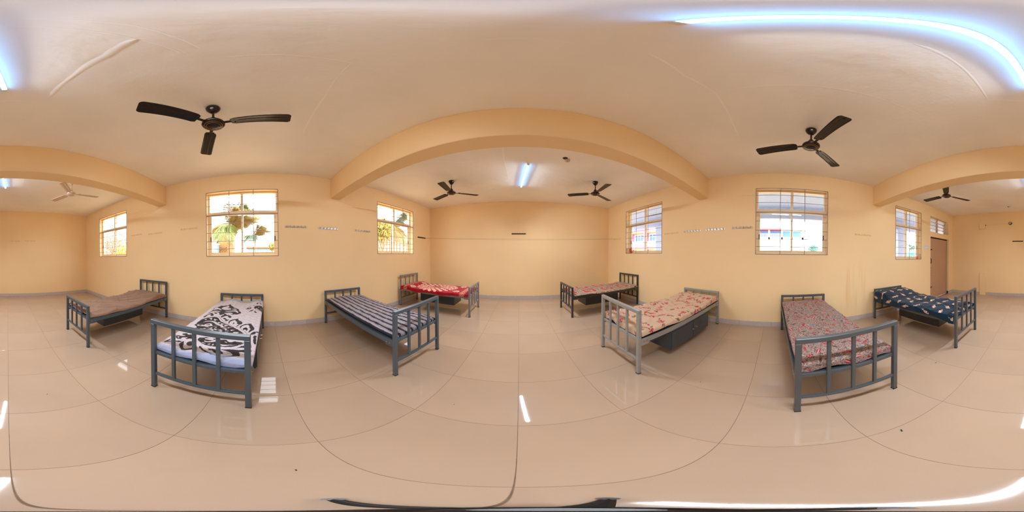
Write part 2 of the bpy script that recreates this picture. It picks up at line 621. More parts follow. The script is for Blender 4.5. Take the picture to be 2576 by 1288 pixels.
for z in (1.66, 0.41):
    MB().box(XR + 0.058, XR + 0.073, -4.42, -4.29, z - 0.014, z + 0.014, bev=0.003).cyl((XR + 0.055, -4.44, z), (XR + 0.055, -4.28, z), 0.008, seg=8).box(XR + 0.04, XR + 0.058, -4.345, -4.33, z - 0.03, z + 0.006).build('tower_bolt', M_DARK, leaf)
M_SCUFF = mat('scuffed_veneer', (120, 88, 66), 0.8, noise=(30, 0.3))
sc_ = MB()
random.seed(3)
for k in range(16):
    yy, zz = random.uniform(-4.45, -4.28), random.uniform(0.78, 1.08)
    sc_.box(XR + 0.0708, XR + 0.0722, yy, yy + random.uniform(0.006, 0.02), zz, zz + random.uniform(0.01, 0.05))
sc_ = sc_.build('scuff_mark', M_SCUFF, leaf)
MB().box(XR + 0.012, XR + 0.072, da + 0.0005, da + 0.006, 0.0, 0.10, bev=0.002).build('skirting_tile', M_DARK, door)

# ------------------------------------------------------------------ beds
BED_L, BED_W, POST = 1.94, 0.80, 0.040
H_TALL, H_LOW = 0.845, 0.695


def metal(name, rgb):
    return mat(name, rgb, 0.33, spec=0.5, noise=(3.5, 0.05), bump=(90, 0.05, 0.001))


def end_panel(name, x, H, m, root):
    """posts, top rail, three bars, rail at mattress height and a low rail"""
    hw = BED_W / 2
    p = MB().box(x, x + POST, -hw, hw, H - POST, H, bev=0.004).build(name, m, root)
    for sy in (-1, 1):
        y = sy * (hw - POST / 2)
        MB().box(x + 0.0005, x + POST - 0.0005, y - POST / 2, y + POST / 2, 0.012, H - POST, bev=0.003).build('post', m, p)
        MB().box(x - 0.001, x + POST + 0.001, y - POST / 2 - 0.001, y + POST / 2 + 0.001, 0.0, 0.016, bev=0.002).build('rubber_foot', M_DARK, p)
    xc = x + POST / 2
    for k in (-1, 0, 1):
        y = k * (hw - POST) / 2.0
        MB().box(xc - 0.0125, xc + 0.0125, y - 0.0135, y + 0.0135, 0.232, H - POST, bev=0.002).build('bar', m, p)
    MB().box(xc - 0.013, xc + 0.013, -hw + POST, hw - POST, 0.205, 0.233, bev=0.002).build('lower_rail', m, p)
    MB().box(xc + (0.0 if x < 1 else -0.022), xc + (0.022 if x < 1 else 0.0), -hw + POST, hw - POST, 0.468, 0.502, bev=0.002).build('mattress_rail', m, p)
    return p


def make_bed(label, x, y, ang, tall_at_wall, m, mlock, door_side, group='steel cots along the walls'):
    """local x runs from the aisle end to the wall end; door_side is the local y sign of the locker doors"""
    root = thing('metal_bed', label, 'bed', (x, y, 0), R_(ang), group)
    hw = BED_W / 2
    end_panel('foot_panel', 0.0, H_LOW if tall_at_wall else H_TALL, m, root)
    end_panel('head_panel', BED_L - POST, H_TALL if tall_at_wall else H_LOW, m, root)
    for sy in (-1, 1):
        yo = sy * (hw - 0.006)
        r = MB()
        r.box(POST, BED_L - POST, min(yo, yo - sy * 0.005), max(yo, yo - sy * 0.005), 0.438, 0.500)
        r.box(POST, BED_L - POST, min(yo, yo - sy * 0.035), max(yo, yo - sy * 0.035), 0.4955, 0.5005)
        ro = r.build('side_rail', m, root)
        for xa in (POST, BED_L - POST - 0.10):
            MB().box(xa, xa + 0.10, min(yo, yo + sy * 0.005), max(yo, yo + sy * 0.005), 0.415, 0.497, bev=0.001).build('end_plate', m, ro)
            for dx in (0.03, 0.075):
                MB().cyl((xa + dx, yo + sy * 0.004, 0.462), (xa + dx, yo + sy * 0.012, 0.462), 0.009, seg=8).build('bolt', M_CHROME, ro)
    MB().box(POST, BED_L - POST, -hw + 0.012, hw - 0.012, 0.5008, 0.504).build('deck', mlock, root)
    # locker slung under the deck, flush with one side rail
    ds = door_side
    ya, yb = ds * (hw - 0.012), ds * (hw - 0.012 - 0.46)
    lo, hi, xa, xb = 0.135, 0.436, 0.50, 1.48
    lk = MB().box(xa, xb, min(ya, yb), max(ya, yb), lo, hi, bev=0.003).build('locker', mlock, root)
    for i, (a, b) in enumerate(((xa + 0.012, (xa + xb) / 2 - 0.006), ((xa + xb) / 2 + 0.006, xb - 0.012))):
        d = MB().box(a, b, min(ya, ya + ds * 0.009), max(ya, ya + ds * 0.009), lo + 0.014, hi - 0.03, bev=0.002)
        if i == 1:
            for k in range(3):
                d.box(a + 0.19, a + 0.25, min(ya + ds * 0.009, ya + ds * 0.012), max(ya + ds * 0.009, ya + ds * 0.012), lo + 0.15 + k * 0.024, lo + 0.156 + k * 0.024)
        d.build('locker_door', mlock, lk)
        kx = b - 0.035 if i == 0 else a + 0.06
        MB().cyl((kx, ya + ds * 0.008, 0.30), (kx, ya + ds * 0.026, 0.30), 0.009, seg=10).cyl((kx, ya + ds * 0.024, 0.30), (kx, ya + ds * 0.036, 0.30), 0.013, 0.011, seg=10).build('knob', M_CHROME, lk)
    return root


# ------------------------------------------------------------------ cloth
def vnoise(x, y, seed, period=64):
    rng = np.random.RandomState(seed)
    g = rng.rand(period, period)
    xi, yi = np.floor(x).astype(int), np.floor(y).astype(int)
    fx, fy = x - xi, y - yi
    fx, fy = fx * fx * (3 - 2 * fx), fy * fy * (3 - 2 * fy)
    a, b = g[xi % period, yi % period], g[(xi + 1) % period, yi % period]
    c, d = g[xi % period, (yi + 1) % period], g[(xi + 1) % period, (yi + 1) % period]
    return (a * (1 - fx) + b * fx) * (1 - fy) + (c * (1 - fx) + d * fx) * fy


class Print:
    """flat print of a cloth: s metres from the aisle end, t metres to the right of the sheet's middle line"""
    def __init__(self, S, T, base):
        self.S, self.T = S, T
        self.c = np.empty(S.shape + (3,))
        self.c[:] = s2l(base)

    def put(self, mask, rgb):
        m = np.clip(mask, 0, 1)[..., None]
        self.c = self.c * (1 - m) + np.array(s2l(rgb)) * m

    def mul(self, f):
        self.c = self.c * f[..., None]

    def ell(self, cs, ct, rs, rt, rot=0.0, soft=0.18):
        ds, dt = self.S - cs, self.T - ct
        c_, s_ = math.cos(rot), math.sin(rot)
        u, v_ = (ds * c_ + dt * s_) / rs, (-ds * s_ + dt * c_) / rt
        d = np.sqrt(u * u + v_ * v_)
        return np.clip((1 - d) / soft, 0, 1), d, np.arctan2(v_, u)

    def spot(self, cs, ct, rs, rt, rot, rgb, soft=0.18):
        """ellipse, evaluated only near its centre"""
        R = max(rs, rt) * 1.05
        sel = np.nonzero((abs(self.S - cs) < R) & (abs(self.T - ct) < R))
        if len(sel[0]) == 0:
            return
        ds, dt = self.S[sel] - cs, self.T[sel] - ct
        c_, s_ = math.cos(rot), math.sin(rot)
        d = np.hypot((ds * c_ + dt * s_) / rs, (-ds * s_ + dt * c_) / rt)
        m = np.clip((1 - d) / soft, 0, 1)[:, None]
        self.c[sel] = self.c[sel] * (1 - m) + np.array(s2l(rgb)) * m

    def line(self, pts, wd, rgb):
        for (a0, b0), (a1, b1) in zip(pts, pts[1:]):
            R = wd * 2
            sel = np.nonzero((self.S > min(a0, a1) - R) & (self.S < max(a0, a1) + R) & (self.T > min(b0, b1) - R) & (self.T < max(b0, b1) + R))
            if len(sel[0]) == 0:
                continue
            px, py = self.S[sel] - a0, self.T[sel] - b0
            dx, dy = a1 - a0, b1 - b0
            L2 = dx * dx + dy * dy + 1e-12
            h = np.clip((px * dx + py * dy) / L2, 0, 1)
            d = np.hypot(px - h * dx, py - h * dy)
            m = np.clip((wd - d) / wd * 1.6, 0, 1)[:, None]
            self.c[sel] = self.c[sel] * (1 - m) + np.array(s2l(rgb)) * m

    def poly(self, pts, rgb):
        P = np.array(pts, float)
        lo, hi = P.min(0), P.max(0)
        sel = np.nonzero((self.S >= lo[0]) & (self.S <= hi[0]) & (self.T >= lo[1]) & (self.T <= hi[1]))
        if len(sel[0]) == 0:
            return
        x, y = self.S[sel], self.T[sel]
        ins = np.zeros(x.shape, bool)
        n = len(P)
        for i in range(n):
            x0, y0 = P[i]
            x1, y1 = P[(i + 1) % n]
            if y0 == y1:
                continue
            cond = ((y0 > y) != (y1 > y)) & (x < (x1 - x0) * (y - y0) / (y1 - y0) + x0)
            ins ^= cond
        idx = (sel[0][ins], sel[1][ins])
        self.c[idx] = np.array(s2l(rgb))


def smooth_poly(P):
    """two rounds of corner cutting, so that traced outlines read as drawn curves"""
    for _ in range(2):
        Q = []
        n = len(P)
        for i in range(n):
            a, b = P[i], P[(i + 1) % n]
            Q.append((a[0] * .78 + b[0] * .22, a[1] * .78 + b[1] * .22))
            Q.append((a[0] * .22 + b[0] * .78, a[1] * .22 + b[1] * .78))
        P = Q
    return P


M_CLOTH = bpy.data.materials.new('printed_cloth')
M_CLOTH.use_nodes = True
_nt = M_CLOTH.node_tree
_b = _nt.nodes['Principled BSDF']
_b.inputs['Roughness'].default_value = 0.85
_b.inputs['Specular IOR Level'].default_value = 0.2
_b.inputs['Sheen Weight'].default_value = 0.15
_a = _nt.nodes.new('ShaderNodeVertexColor')
_a.layer_name = 'Print'
_nt.links.new(_a.outputs['Color'], _b.inputs['Base Color'])
_tc = _nt.nodes.new('ShaderNodeTexCoord')
_n = _nt.nodes.new('ShaderNodeTexNoise')
_n.inputs['Scale'].default_value = 260
_nt.links.new(_tc.outputs['Object'], _n.inputs['Vector'])
_bp = _nt.nodes.new('ShaderNodeBump')
_bp.inputs['Strength'].default_value = 0.12
_bp.inputs['Distance'].default_value = 0.002
_nt.links.new(_n.outputs['Fac'], _bp.inputs['Height'])
_nt.links.new(_bp.outputs['Normal'], _b.inputs['Normal'])


def grid_mesh(name, X, Y, Z, col, m):
    n, k = X.shape
    me = bpy.data.meshes.new(name)
    co = np.stack([X, Y, Z], -1).reshape(-1, 3).astype(np.float32)
    i = np.arange(n - 1)[:, None] * k + np.arange(k - 1)[None, :]
    q = np.stack([i, i + k, i + k + 1, i + 1], -1).reshape(-1, 4).astype(np.int32)
    me.vertices.add(len(co))
    me.vertices.foreach_set('co', co.ravel())
    me.loops.add(q.size)
    me.loops.foreach_set('vertex_index', q.ravel())
    me.polygons.add(len(q))
    me.polygons.foreach_set('loop_start', np.arange(0, q.size, 4, dtype=np.int32))
    me.polygons.foreach_set('loop_total', np.full(len(q), 4, dtype=np.int32))
    me.update(calc_edges=True)
    me.polygons.foreach_set('use_smooth', np.ones(len(q), bool))
    if col is not None:
        at = me.color_attributes.new('Print', 'FLOAT_COLOR', 'POINT')
        rgba = np.concatenate([col, np.ones(col.shape[:2] + (1,))], -1).reshape(-1).astype(np.float32)
        at.data.foreach_set('color', rgba)
    me.materials.append(m)
    return me


def fold(q, L, r, ext0, ext1):
    """unrolls a strip over an edge of radius r: returns position along, drop"""
    pos = np.clip(q, 0, L).astype(float)
    drop = np.zeros_like(pos)
    p = np.maximum(-q, 0) * ext0
    arc = r * math.pi / 2
    a = np.minimum(p, arc) / r
    pos = pos - r * np.sin(a)
    drop = drop + r * (1 - np.cos(a)) + np.maximum(p - arc, 0)
    p = np.maximum(q - L, 0) * ext1
    a = np.minimum(p, arc) / r
    pos = pos + r * np.sin(a)
    drop = drop + r * (1 - np.cos(a)) + np.maximum(p - arc, 0)
    return pos, drop


def make_sheet(name, label, cat, bed, cell, thick, hw, dl, dr, dfoot, dhead, paint, seed, hump=None, wr=0.008, plump=0.012, wscale=5.0, group=None):
    """dl/dr: overhang at the sheet's left/right (seen from the aisle)"""
    x0, x1 = POST + 0.035, BED_L - POST - 0.030
    L, W = x1 - x0, 2 * hw
    r = min(0.028, thick * 0.7)
    s = np.arange(-dfoot, L + dhead + cell, cell)
    t = np.arange(-dl, W + dr + cell, cell)
    Sg, Tg = np.meshgrid(s, t, indexing='ij')
    n1 = lambda k, sc: vnoise(Sg * sc + 11, Tg * sc * 0.15 + 7, seed + k)
    exl = 0.7 + 0.6 * n1(1, 3.1)
    exr = 0.7 + 0.6 * n1(2, 3.1)
    exf = 0.65 + 0.7 * vnoise(Tg * 5 + 3, Sg * 0.3 + 5, seed + 3)
    px, d1 = fold(Sg, L, r, exf, np.ones_like(exf))
    py, d2 = fold(Tg, W, r, exl, exr)
    drop = np.maximum(d1, d2)
    tn = Tg - hw
    top = np.clip(1 - drop / 0.03, 0, 1)
    edge = np.clip(np.abs(tn) / hw, 0, 1) ** 4 + np.clip(np.abs(Sg - L / 2) / (L / 2), 0, 1) ** 10
    # wrinkles: stretched ridged noise along a diagonal plus soft lumps
    ca, sa = math.cos(0.5), math.sin(0.5)
    u1, v1 = Sg * ca + tn * sa, -Sg * sa + tn * ca
    wob = vnoise(Sg * 3 + 9, Tg * 3 + 4, seed + 9)
    rid = 1 - np.abs(2 * vnoise(u1 * 2.2 + 20, v1 * 13 + wob * 2.2 + 20, seed + 4) - 1)
    rid2 = 1 - np.abs(2 * vnoise(v1 * 2.6 + 30, u1 * 11 + wob * 2 + 30, seed + 5) - 1)
    lump = vnoise(Sg * wscale + 5, Tg * wscale + 5, seed + 6) - 0.5
    wz = wr * (0.9 * rid ** 4 + 0.7 * rid2 ** 4 + 0.8 * lump)
    Z = 0.504 + thick + wz * (0.35 + 0.65 * top) - plump * edge * top - drop
    if hump is not None:
        Z = Z + hump(Sg / L, tn / hw) * top
    # hanging hems wave in and out
    wave = 0.010 * (vnoise(Sg * 14 + 2, Tg * 0.4 + 2, seed + 7) - 0.35) * np.clip((d2 - 0.02) / 0.05, 0, 1)
    side = np.sign(tn)
    Y = -(py - hw + side * wave)
    X = x0 + px
    Z = np.maximum(Z, 0.42)
    P = paint(Sg, tn, seed)
    me = grid_mesh(name, X, Y, Z, P.c, M_CLOTH)
    o = link(name, me, None, bed.location, bed.rotation_euler)
    return tag(o, label, cat, group)


def make_mattress(label, bed, thick, hw, m, x0=POST + 0.045, x1=BED_L - POST - 0.04):
    mb = MB().box(x0, x1, -hw, hw, 0.5045, 0.5045 + thick, bev=min(0.018, thick * 0.4))
    o = mb.build('mattress', m)
    o.location = bed.location
    o.rotation_euler = bed.rotation_euler
    return tag(o, label, 'mattress', 'thin mattresses')


def flower(P, s, t, r, rng, petal, mid, n=6, rot=0.0):
    for k in range(n):
        a = rot + k * 2 * math.pi / n
        P.spot(s + math.cos(a) * r * .55, t + math.sin(a) * r * .55, r * .5, r * .30, a, petal, 0.3)
    P.spot(s, t, r * .28, r * .28, 0, mid, 0.4)


BLK=[[(1338,-331),(1429,-317),(1522,-243),(1562,-159),(1630,-145),(1526,-78),(1436,-18),(1387,60),(1299,72),(1263,111),(1196,119),(1192,98),(1150,80),(1133,-2),(1155,-25),(1148,-107),(1102,-129),(1080,-157),(1143,-173),(1201,-220),(1198,-276),(1154,-316),(1061,-335),(1227,-325),(1277,-319)],[(938,-337),(1022,-328),(1132,-298),(1129,-264),(1070,-232),(1033,-225),(1016,-254),(1042,-273),(1084,-271),(1058,-306),(990,-306),(923,-313)],[(695,-321),(808,-322),(890,-299),(973,-246),(1011,-173),(932,-113),(839,-48),(765,52),(694,146),(616,228),(547,277),(542,161),(560,106),(606,94),(640,98),(691,54),(691,22),(747,-16),(770,-72),(831,-112),(855,-172),(816,-234),(750,-271),(699,-287)],[(729,-293),(783,-245),(829,-166),(729,-77),(698,-19),(650,3),(643,43),(591,68),(551,70),(558,38),(591,38),(620,19),(622,-30),(627,-42),(662,-46),(685,-62),(687,-113),(731,-130),(760,-164),(721,-210),(681,-209),(690,-236),(693,-277),(666,-291),(633,-271),(628,-216),(624,-155),(599,-123),(565,-116),(606,-176),(574,-206),(558,-221),(563,-253),(615,-267),(649,-326)],[(680,-282),(689,-239),(661,-231),(649,-260)],[(707,-193),(737,-170),(715,-146),(684,-149),(682,-179)],[(657,-117),(662,-75),(638,-63),(634,-101)],[(588,-28),(587,9),(569,-8)],[(1157,-265),(1179,-222),(1141,-204),(1113,-227)],[(1015,-119),(1078,-121),(1105,-95),(1146,-116),(1144,-71),(1112,-66),(1109,-22),(1051,26),(1001,14),(1028,-22),(1076,-31),(1067,-66),(1011,-88),(983,-101)],[(977,-78),(982,-38),(937,-10),(956,21),(873,-4),(888,-28),(933,-25),(948,-57)],[(840,32),(912,24),(964,55),(1000,127),(955,128),(910,175),(863,202),(814,203),(788,161),(832,138),(881,131),(948,90),(909,60),(854,47),(795,55)],[(882,82),(829,120),(785,97),(834,97)],[(747,145),(816,185),(732,159)],[(719,189),(774,192),(828,233),(875,306),(827,312),(749,355),(697,353),(637,321),(588,302),(667,304),(702,319),(734,295),(779,296),(823,270),(799,231),(749,207),(697,210)],[(691,228),(739,264),(683,292),(632,277),(687,262),(660,243)],[(568,326),(615,336),(667,395),(660,418),(636,407),(626,373),(588,383),(563,348)],[(528,361),(557,370),(552,401),(489,385),(487,365)],[(1490,269),(1591,284),(1638,335),(1613,392),(1481,423),(1317,420),(1373,377),(1430,308)],[(1415,145),(1442,174),(1507,180),(1504,238),(1408,226),(1394,162)],[(1572,156),(1586,214),(1561,217)],[(1632,234),(1653,283),(1615,251)],[(1708,288),(1729,334),(1672,307)],[(1738,328),(1703,388),(1684,368)],[(1276,216),(1348,224),(1404,259),(1398,278),(1323,259),(1306,230)],[(1325,290),(1384,303),(1313,314),(1328,339),(1265,327),(1264,310)],[(383,-323),(414,-276),(378,-251),(406,-217),(392,-179),(321,-139),(310,-200),(284,-212),(301,-273),(266,-261),(250,-304),(308,-351),(333,-348),(324,-288),(353,-255),(353,-296)],[(131,-377),(227,-356),(209,-335),(170,-361),(236,-235),(211,-228),(187,-276),(179,-318)],[(163,-223),(215,-230),(244,-214),(213,-200),(170,-179),(147,-173),(116,-139),(159,-89),(203,-66),(162,-50),(140,-71),(94,-134),(90,-154),(134,-196)],[(217,-178),(250,-176),(274,-148),(202,-103),(173,-134),(189,-162)],[(337,-126),(371,-114),(395,-58),(390,63),(395,141),(370,148),(390,288),(356,277),(317,232),(300,131),(297,93),(264,142),(243,97),(244,33),(244,-10),(266,-58),(298,-108)],[(268,103),(271,140),(317,232),(356,277),(387,293),(351,292),(284,222),(253,156)],[(266,243),(296,287),(348,327),(375,361),(286,372),(274,285)],[(213,121),(215,154),(232,221),(233,299),(267,338),(278,373),(224,379),(204,285),(172,298),(142,306),(130,276),(115,226),(102,187),(103,157),(120,151),(120,182),(139,259),(183,221),(198,185),(202,158)],[(187,-47),(220,-48),(158,12),(142,46),(126,98),(123,150),(100,158),(113,100),(103,91),(122,67),(137,14),(169,-17)],[(202,25),(200,61),(198,99),(213,121),(154,185),(136,146),(147,97),(176,77),(167,53)],[(485,363),(514,393),(371,405),(377,378)]]
WHT=[[(1459,-213),(1538,-143),(1484,-113),(1410,-139),(1394,-66),(1349,-55),(1314,-141),(1372,-222)],[(1341,-322),(1416,-302),(1381,-250),(1290,-173),(1327,-262),(1278,-314)],[(1270,-133),(1320,27),(1243,79),(1201,70),(1275,18),(1246,-113)],[(1381,-53),(1400,0),(1338,42),(1346,-35)],[(1186,-123),(1223,-24),(1165,21),(1166,-37),(1149,-103)],[(1181,-326),(1256,-287),(1262,-216),(1228,-177),(1221,-274),(1167,-302)],[(1201,-267),(1208,-222),(1150,-175),(1169,-228),(1156,-270)],[(929,-178),(894,-105),(900,-140),(851,-134),(891,-167)],[(831,-96),(825,-44),(802,-67),(774,-58),(797,-85)],[(798,-47),(784,13),(766,-18),(739,-10),(770,-38)],[(762,5),(745,68),(727,33),(703,30)],[(697,63),(697,122),(677,89),(654,84),(668,71)],[(643,111),(640,175),(625,142),(598,132),(611,119)],[(594,149),(599,215),(556,196),(556,158)],[(916,-249),(940,-199),(870,-194),(899,-213)],[(856,-293),(884,-254),(838,-251),(845,-262)],[(712,-180),(723,-167),(700,-159),(691,-171)],[(1509,301),(1447,335),(1388,394),(1416,337),(1461,300)],[(1577,330),(1527,353),(1511,339)],[(1512,368),(1419,402),(1449,382)],[(1450,183),(1478,217),(1430,214)],[(301,-273),(320,-219),(294,-221),(289,-249)],[(292,-323),(312,-308),(270,-290)],[(371,-68),(399,5),(361,27),(341,-51)],[(319,-58),(323,-5),(381,35),(398,60),(358,73),(310,8),(299,-42)],[(288,-68),(276,-13),(268,-32),(273,-53)],[(263,-4),(296,17),(266,25)],[(255,40),(296,39),(277,57),(258,49)],[(362,117),(355,152),(338,153)],[(379,149),(399,159),(368,174),(401,250),(364,190),(365,160)],[(213,45),(169,79),(199,58)],[(212,73),(179,109),(195,90)]]
LIN=[[(1042,-154),(929,-84),(832,0),(755,94),(702,192),(615,273),(544,311)]]



def paint_black_white(S, T, seed):
    P = Print(S, T, (194, 188, 198))
    # honeycomb of thin dark lines
    a = 0.052
    best = np.full(S.shape, 9.0)
    sec = np.full(S.shape, 9.0)
    ws = S + 0.012 * (vnoise(S * 7, T * 7, seed) - .5)
    wt = T + 0.012 * (vnoise(S * 7 + 9, T * 7 + 9, seed + 1) - .5)
    hx, hy = a * math.sqrt(3), a * 1.5
    for oy in (0, 1):
        v0 = np.round((wt / hy - oy) / 2) * 2 + oy
        for dv in (-2, 0, 2):
            cyy = (v0 + dv) * hy
            off = 0.5 * hx * oy
            u0 = np.round((ws - off) / hx)
            for du in (-1, 0, 1):
                d = np.hypot(ws - ((u0 + du) * hx + off), wt - cyy)
                sec = np.where(d < best, best, np.minimum(sec, d))
                best = np.minimum(best, d)
    hexl = np.clip((0.0034 - (sec - best)) / 0.003, 0, 1)
    reg = (S > 0.62 + 0.75 * np.clip(0.45 - T, 0, 1)) | (S < 0.27)
    P.put(hexl * reg * 0.9, (60, 52, 52))
    for p in BLK:
        P.poly(smooth_poly([(x / 1000. - 0.075, y / 1000.) for x, y in p]), (34, 27, 30))
    # lotus rings in the middle of the medallion
    m, d, th = P.ell(0.50, -0.02, 0.11, 0.27)
    ring = (np.cos(th * 9) * 0.12 + d)
    P.put(((ring > 0.30) & (ring < 0.52)) * 1.0, (34, 27, 30))
    P.put(((ring > 0.66) & (ring < 0.92)) * 1.0, (34, 27, 30))
    P.put((d < 0.16) * 1.0, (34, 27, 30))
    for p in WHT:
        P.poly(smooth_poly([(x / 1000. - 0.075, y / 1000.) for x, y in p]), (192, 185, 193))
    P.line([(x / 1000. - 0.075, y / 1000.) for x, y in LIN[0]], 0.004, (70, 60, 60))
    chk = 0.5 + 0.5 * np.sign(np.sin(S * 900) * np.sin(T * 900))
    lb = np.clip((0.055 + 0.02 * np.sin(T * 9) - S) / 0.05, 0, 1)
    P.put(lb * (0.75 + 0.25 * chk), (146, 160, 196))
    P.put(np.clip((S - 1.66) / 0.05, 0, 1), (162, 165, 186))
    return P


def paint_stripes(S, T, seed):
    P = Print(S, T, (176, 172, 186))
    tt = T + 0.012 * (vnoise(S * 4, T * 4, seed) - .5)
    chk = (np.sin(S * 520) * np.sin(tt * 620))
    P.put(np.clip(chk * 2, 0, 1) * 0.55, (96, 96, 122))
    per = 0.094
    ph = (tt + 0.5 * per) % per
    P.put(np.clip((np.abs(ph - per / 2) < 0.0165) * 1.0, 0, 1), (30, 31, 48))
    P.put((np.abs(ph - per / 2 + 0.031) < 0.0028) * 0.7, (52, 52, 72))
    P.put((np.abs(ph - per / 2 - 0.031) < 0.0028) * 0.7, (52, 52, 72))
    P.put((np.abs(T) > 0.345) * 1.0, (30, 31, 48))
    return P


def paint_red_flower(S, T, seed):
    P = Print(S, T, (166, 10, 40))
    P.mul(0.85 + 0.3 * vnoise(S * 9, T * 9, seed))
    cs = 0.93
    for r, n, ln, wd in ((0.40, 22, 0.062, 0.040), (0.315, 18, 0.062, 0.040), (0.235, 14, 0.055, 0.036), (0.16, 10, 0.05, 0.032)):
        for k in range(n):
            a = (k + (0.5 if n in (22, 14) else 0)) * 2 * math.pi / n
            s_, t_ = cs + math.cos(a) * r * 1.25, math.sin(a) * r * 0.98
            if abs(t_) < 0.44:
                P.spot(s_, t_, ln, wd, a, (236, 196, 176), 0.12)
                P.spot(s_ + math.cos(a) * 0.012, t_ + math.sin(a) * 0.012, ln * .62, wd * .55, a, (232, 160, 140), 0.5)
    rng = random.Random(seed)
    for k in range(150):
        a, r = rng.uniform(0, 6.28), 0.12 * math.sqrt(rng.random())
        P.spot(cs + math.cos(a) * r * 1.25, math.sin(a) * r, 0.012, 0.009, a, rng.choice([(226, 200, 176), (90, 70, 66), (200, 176, 150), (150, 40, 50)]), 0.3)
    for s_, t_ in ((0.30, 0.26), (0.30, -0.26), (1.50, 0.27), (1.50, -0.27)):
        flower(P, s_, t_, 0.085, None, (236, 204, 180), (236, 204, 180), 8)
        P.spot(s_, t_, 0.045, 0.045, 0, (70, 24, 30), 0.2)
        flower(P, s_, t_, 0.036, None, (230, 200, 180), (90, 30, 30), 5)
    for c in (0.115, 1.66):
        for k, off in enumerate((-0.045, -0.015, 0.015, 0.045)):
            zz = c + off + 0.012 * np.sin(T * (60 + 14 * k) + k)
            P.put(np.clip((0.0062 - np.abs(S - zz)) / 0.003, 0, 1), (226, 186, 158))
        P.put((np.abs(S - c) < 0.02) * (np.sin(T * 130) > 0.2) * 0.7, (206, 160, 130))
    return P


def paint_patchwork(S, T, seed):
    P = Print(S, T, (176, 22, 44))
    ps, pt = 0.50, 0.42
    us = (S + 0.30) % ps - ps / 2
    ut = (T + 0.03 + 2 * pt) % pt - pt / 2
    bs_, bt_ = 0.078, 0.066
    band_s = np.abs(us) > ps / 2 - bs_
    band_t = np.abs(ut) > pt / 2 - bt_

    def stripes(v):
        return np.sin(v * 2 * math.pi / 0.036 + 1.2 * vnoise(S * 14, T * 14, seed))
    for bnd, kk in ((band_s, stripes(S)), (band_t, stripes(T))):
        P.put(bnd * 1.0, (118, 98, 90))
        P.put(bnd * (kk > 0.30), (208, 190, 172))
        P.put(bnd * (kk < -0.60), (62, 48, 46))
    inner = ~(band_s | band_t)
    es = np.minimum(ps / 2 - bs_ - np.abs(us), pt / 2 - bt_ - np.abs(ut))
    P.put(inner * (es < 0.011), (214, 190, 160))
    d = np.hypot(us / 0.100, ut / 0.086)
    th = np.arctan2(ut, us)
    dd = d + 0.10 * np.cos(th * 8)
    P.put(inner * (dd < 1.0), (212, 186, 150))
    P.put(inner * (dd < 0.78), (110, 84, 70))
    nz = vnoise(S * 90, T * 90, seed)
    P.put(inner * (dd < 0.62) * (nz > 0.5), (200, 180, 150))
    P.put(inner * (dd > 1.25) * (dd < 1.6) * (nz > 0.72) * 0.8, (206, 150, 120))
    P.put((np.abs(T) > 0.40) * (vnoise(S * 60, T * 20, seed + 2) > 0.45), (190, 172, 140))
    P.put(((S < -0.01)) * (vnoise(S * 30, T * 18, seed + 3) > 0.55), (92, 140, 128))
    return P


def paint_roses(S, T, seed):
    P = Print(S, T, (206, 178, 154))
    P.mul(0.97 + 0.06 * vnoise(S * 60, T * 60, seed))
    rng = random.Random(seed)

    def leaf(s_, t_, a, k=1.0):
        P.spot(s_, t_, 0.024 * k, 0.011 * k, a, (106, 84, 74), 0.25)
        P.spot(s_, t_, 0.016 * k, 0.0055 * k, a, (176, 148, 130), 0.4)
        P.line([(s_ - math.cos(a) * .022 * k, t_ - math.sin(a) * .022 * k), (s_ + math.cos(a) * .022 * k, t_ + math.sin(a) * .022 * k)], 0.0022, (96, 74, 66))

    def rose(s_, t_, r):
        for k in range(5):
            a = rng.uniform(0, 6.28)
            P.spot(s_ + math.cos(a) * r * .5, t_ + math.sin(a) * r * .5, r * .66, r * .46, a + 1.5, rng.choice([(196, 44, 60), (214, 70, 82), (178, 30, 48)]), 0.25)
        for k in range(4):
            a = rng.uniform(0, 6.28)
            P.spot(s_ + math.cos(a) * r * .45, t_ + math.sin(a) * r * .45, r * .36, r * .14, a + 1.5, (240, 196, 188), 0.4)
        P.spot(s_, t_, r * .25, r * .2, 0.4, (150, 16, 34), 0.3)
    cl = []
    for i in range(10):
        for j in range(5):
            s_ = -0.04 + i * 0.200 + rng.uniform(-.05, .05)
            t_ = -0.46 + (j + (0.5 if i % 2 else 0.1)) * 0.195 + rng.uniform(-.03, .03)
            cl.append((s_, t_))
    for i, (s_, t_) in enumerate(cl):
        if i % 4 == 3:
            a = rng.uniform(0, 6.28)
            for da in (-.9, 0, .9):
                leaf(s_ + math.cos(a + da) * .028, t_ + math.sin(a + da) * .028, a + da, 1.1)
            continue
        a = rng.uniform(0, 6.28)
        pts = [(s_ + math.cos(a) * q, t_ + math.sin(a) * q * .8) for q in (-.08, 0, .08)]
        P.line([pts[0], pts[2]], 0.0024, (120, 96, 84))
        for p_ in pts:
            for q in range(2):
                b = rng.uniform(0, 6.28)
                leaf(p_[0] + math.cos(b) * .036, p_[1] + math.sin(b) * .036, b, rng.uniform(.8, 1.1))
        rose(pts[1][0], pts[1][1], 0.034)
        rose(pts[0][0] + rng.uniform(-.02, .02), pts[0][1] + .02, 0.026)
        rose(pts[2][0], pts[2][1] - .015, 0.028)
    return P


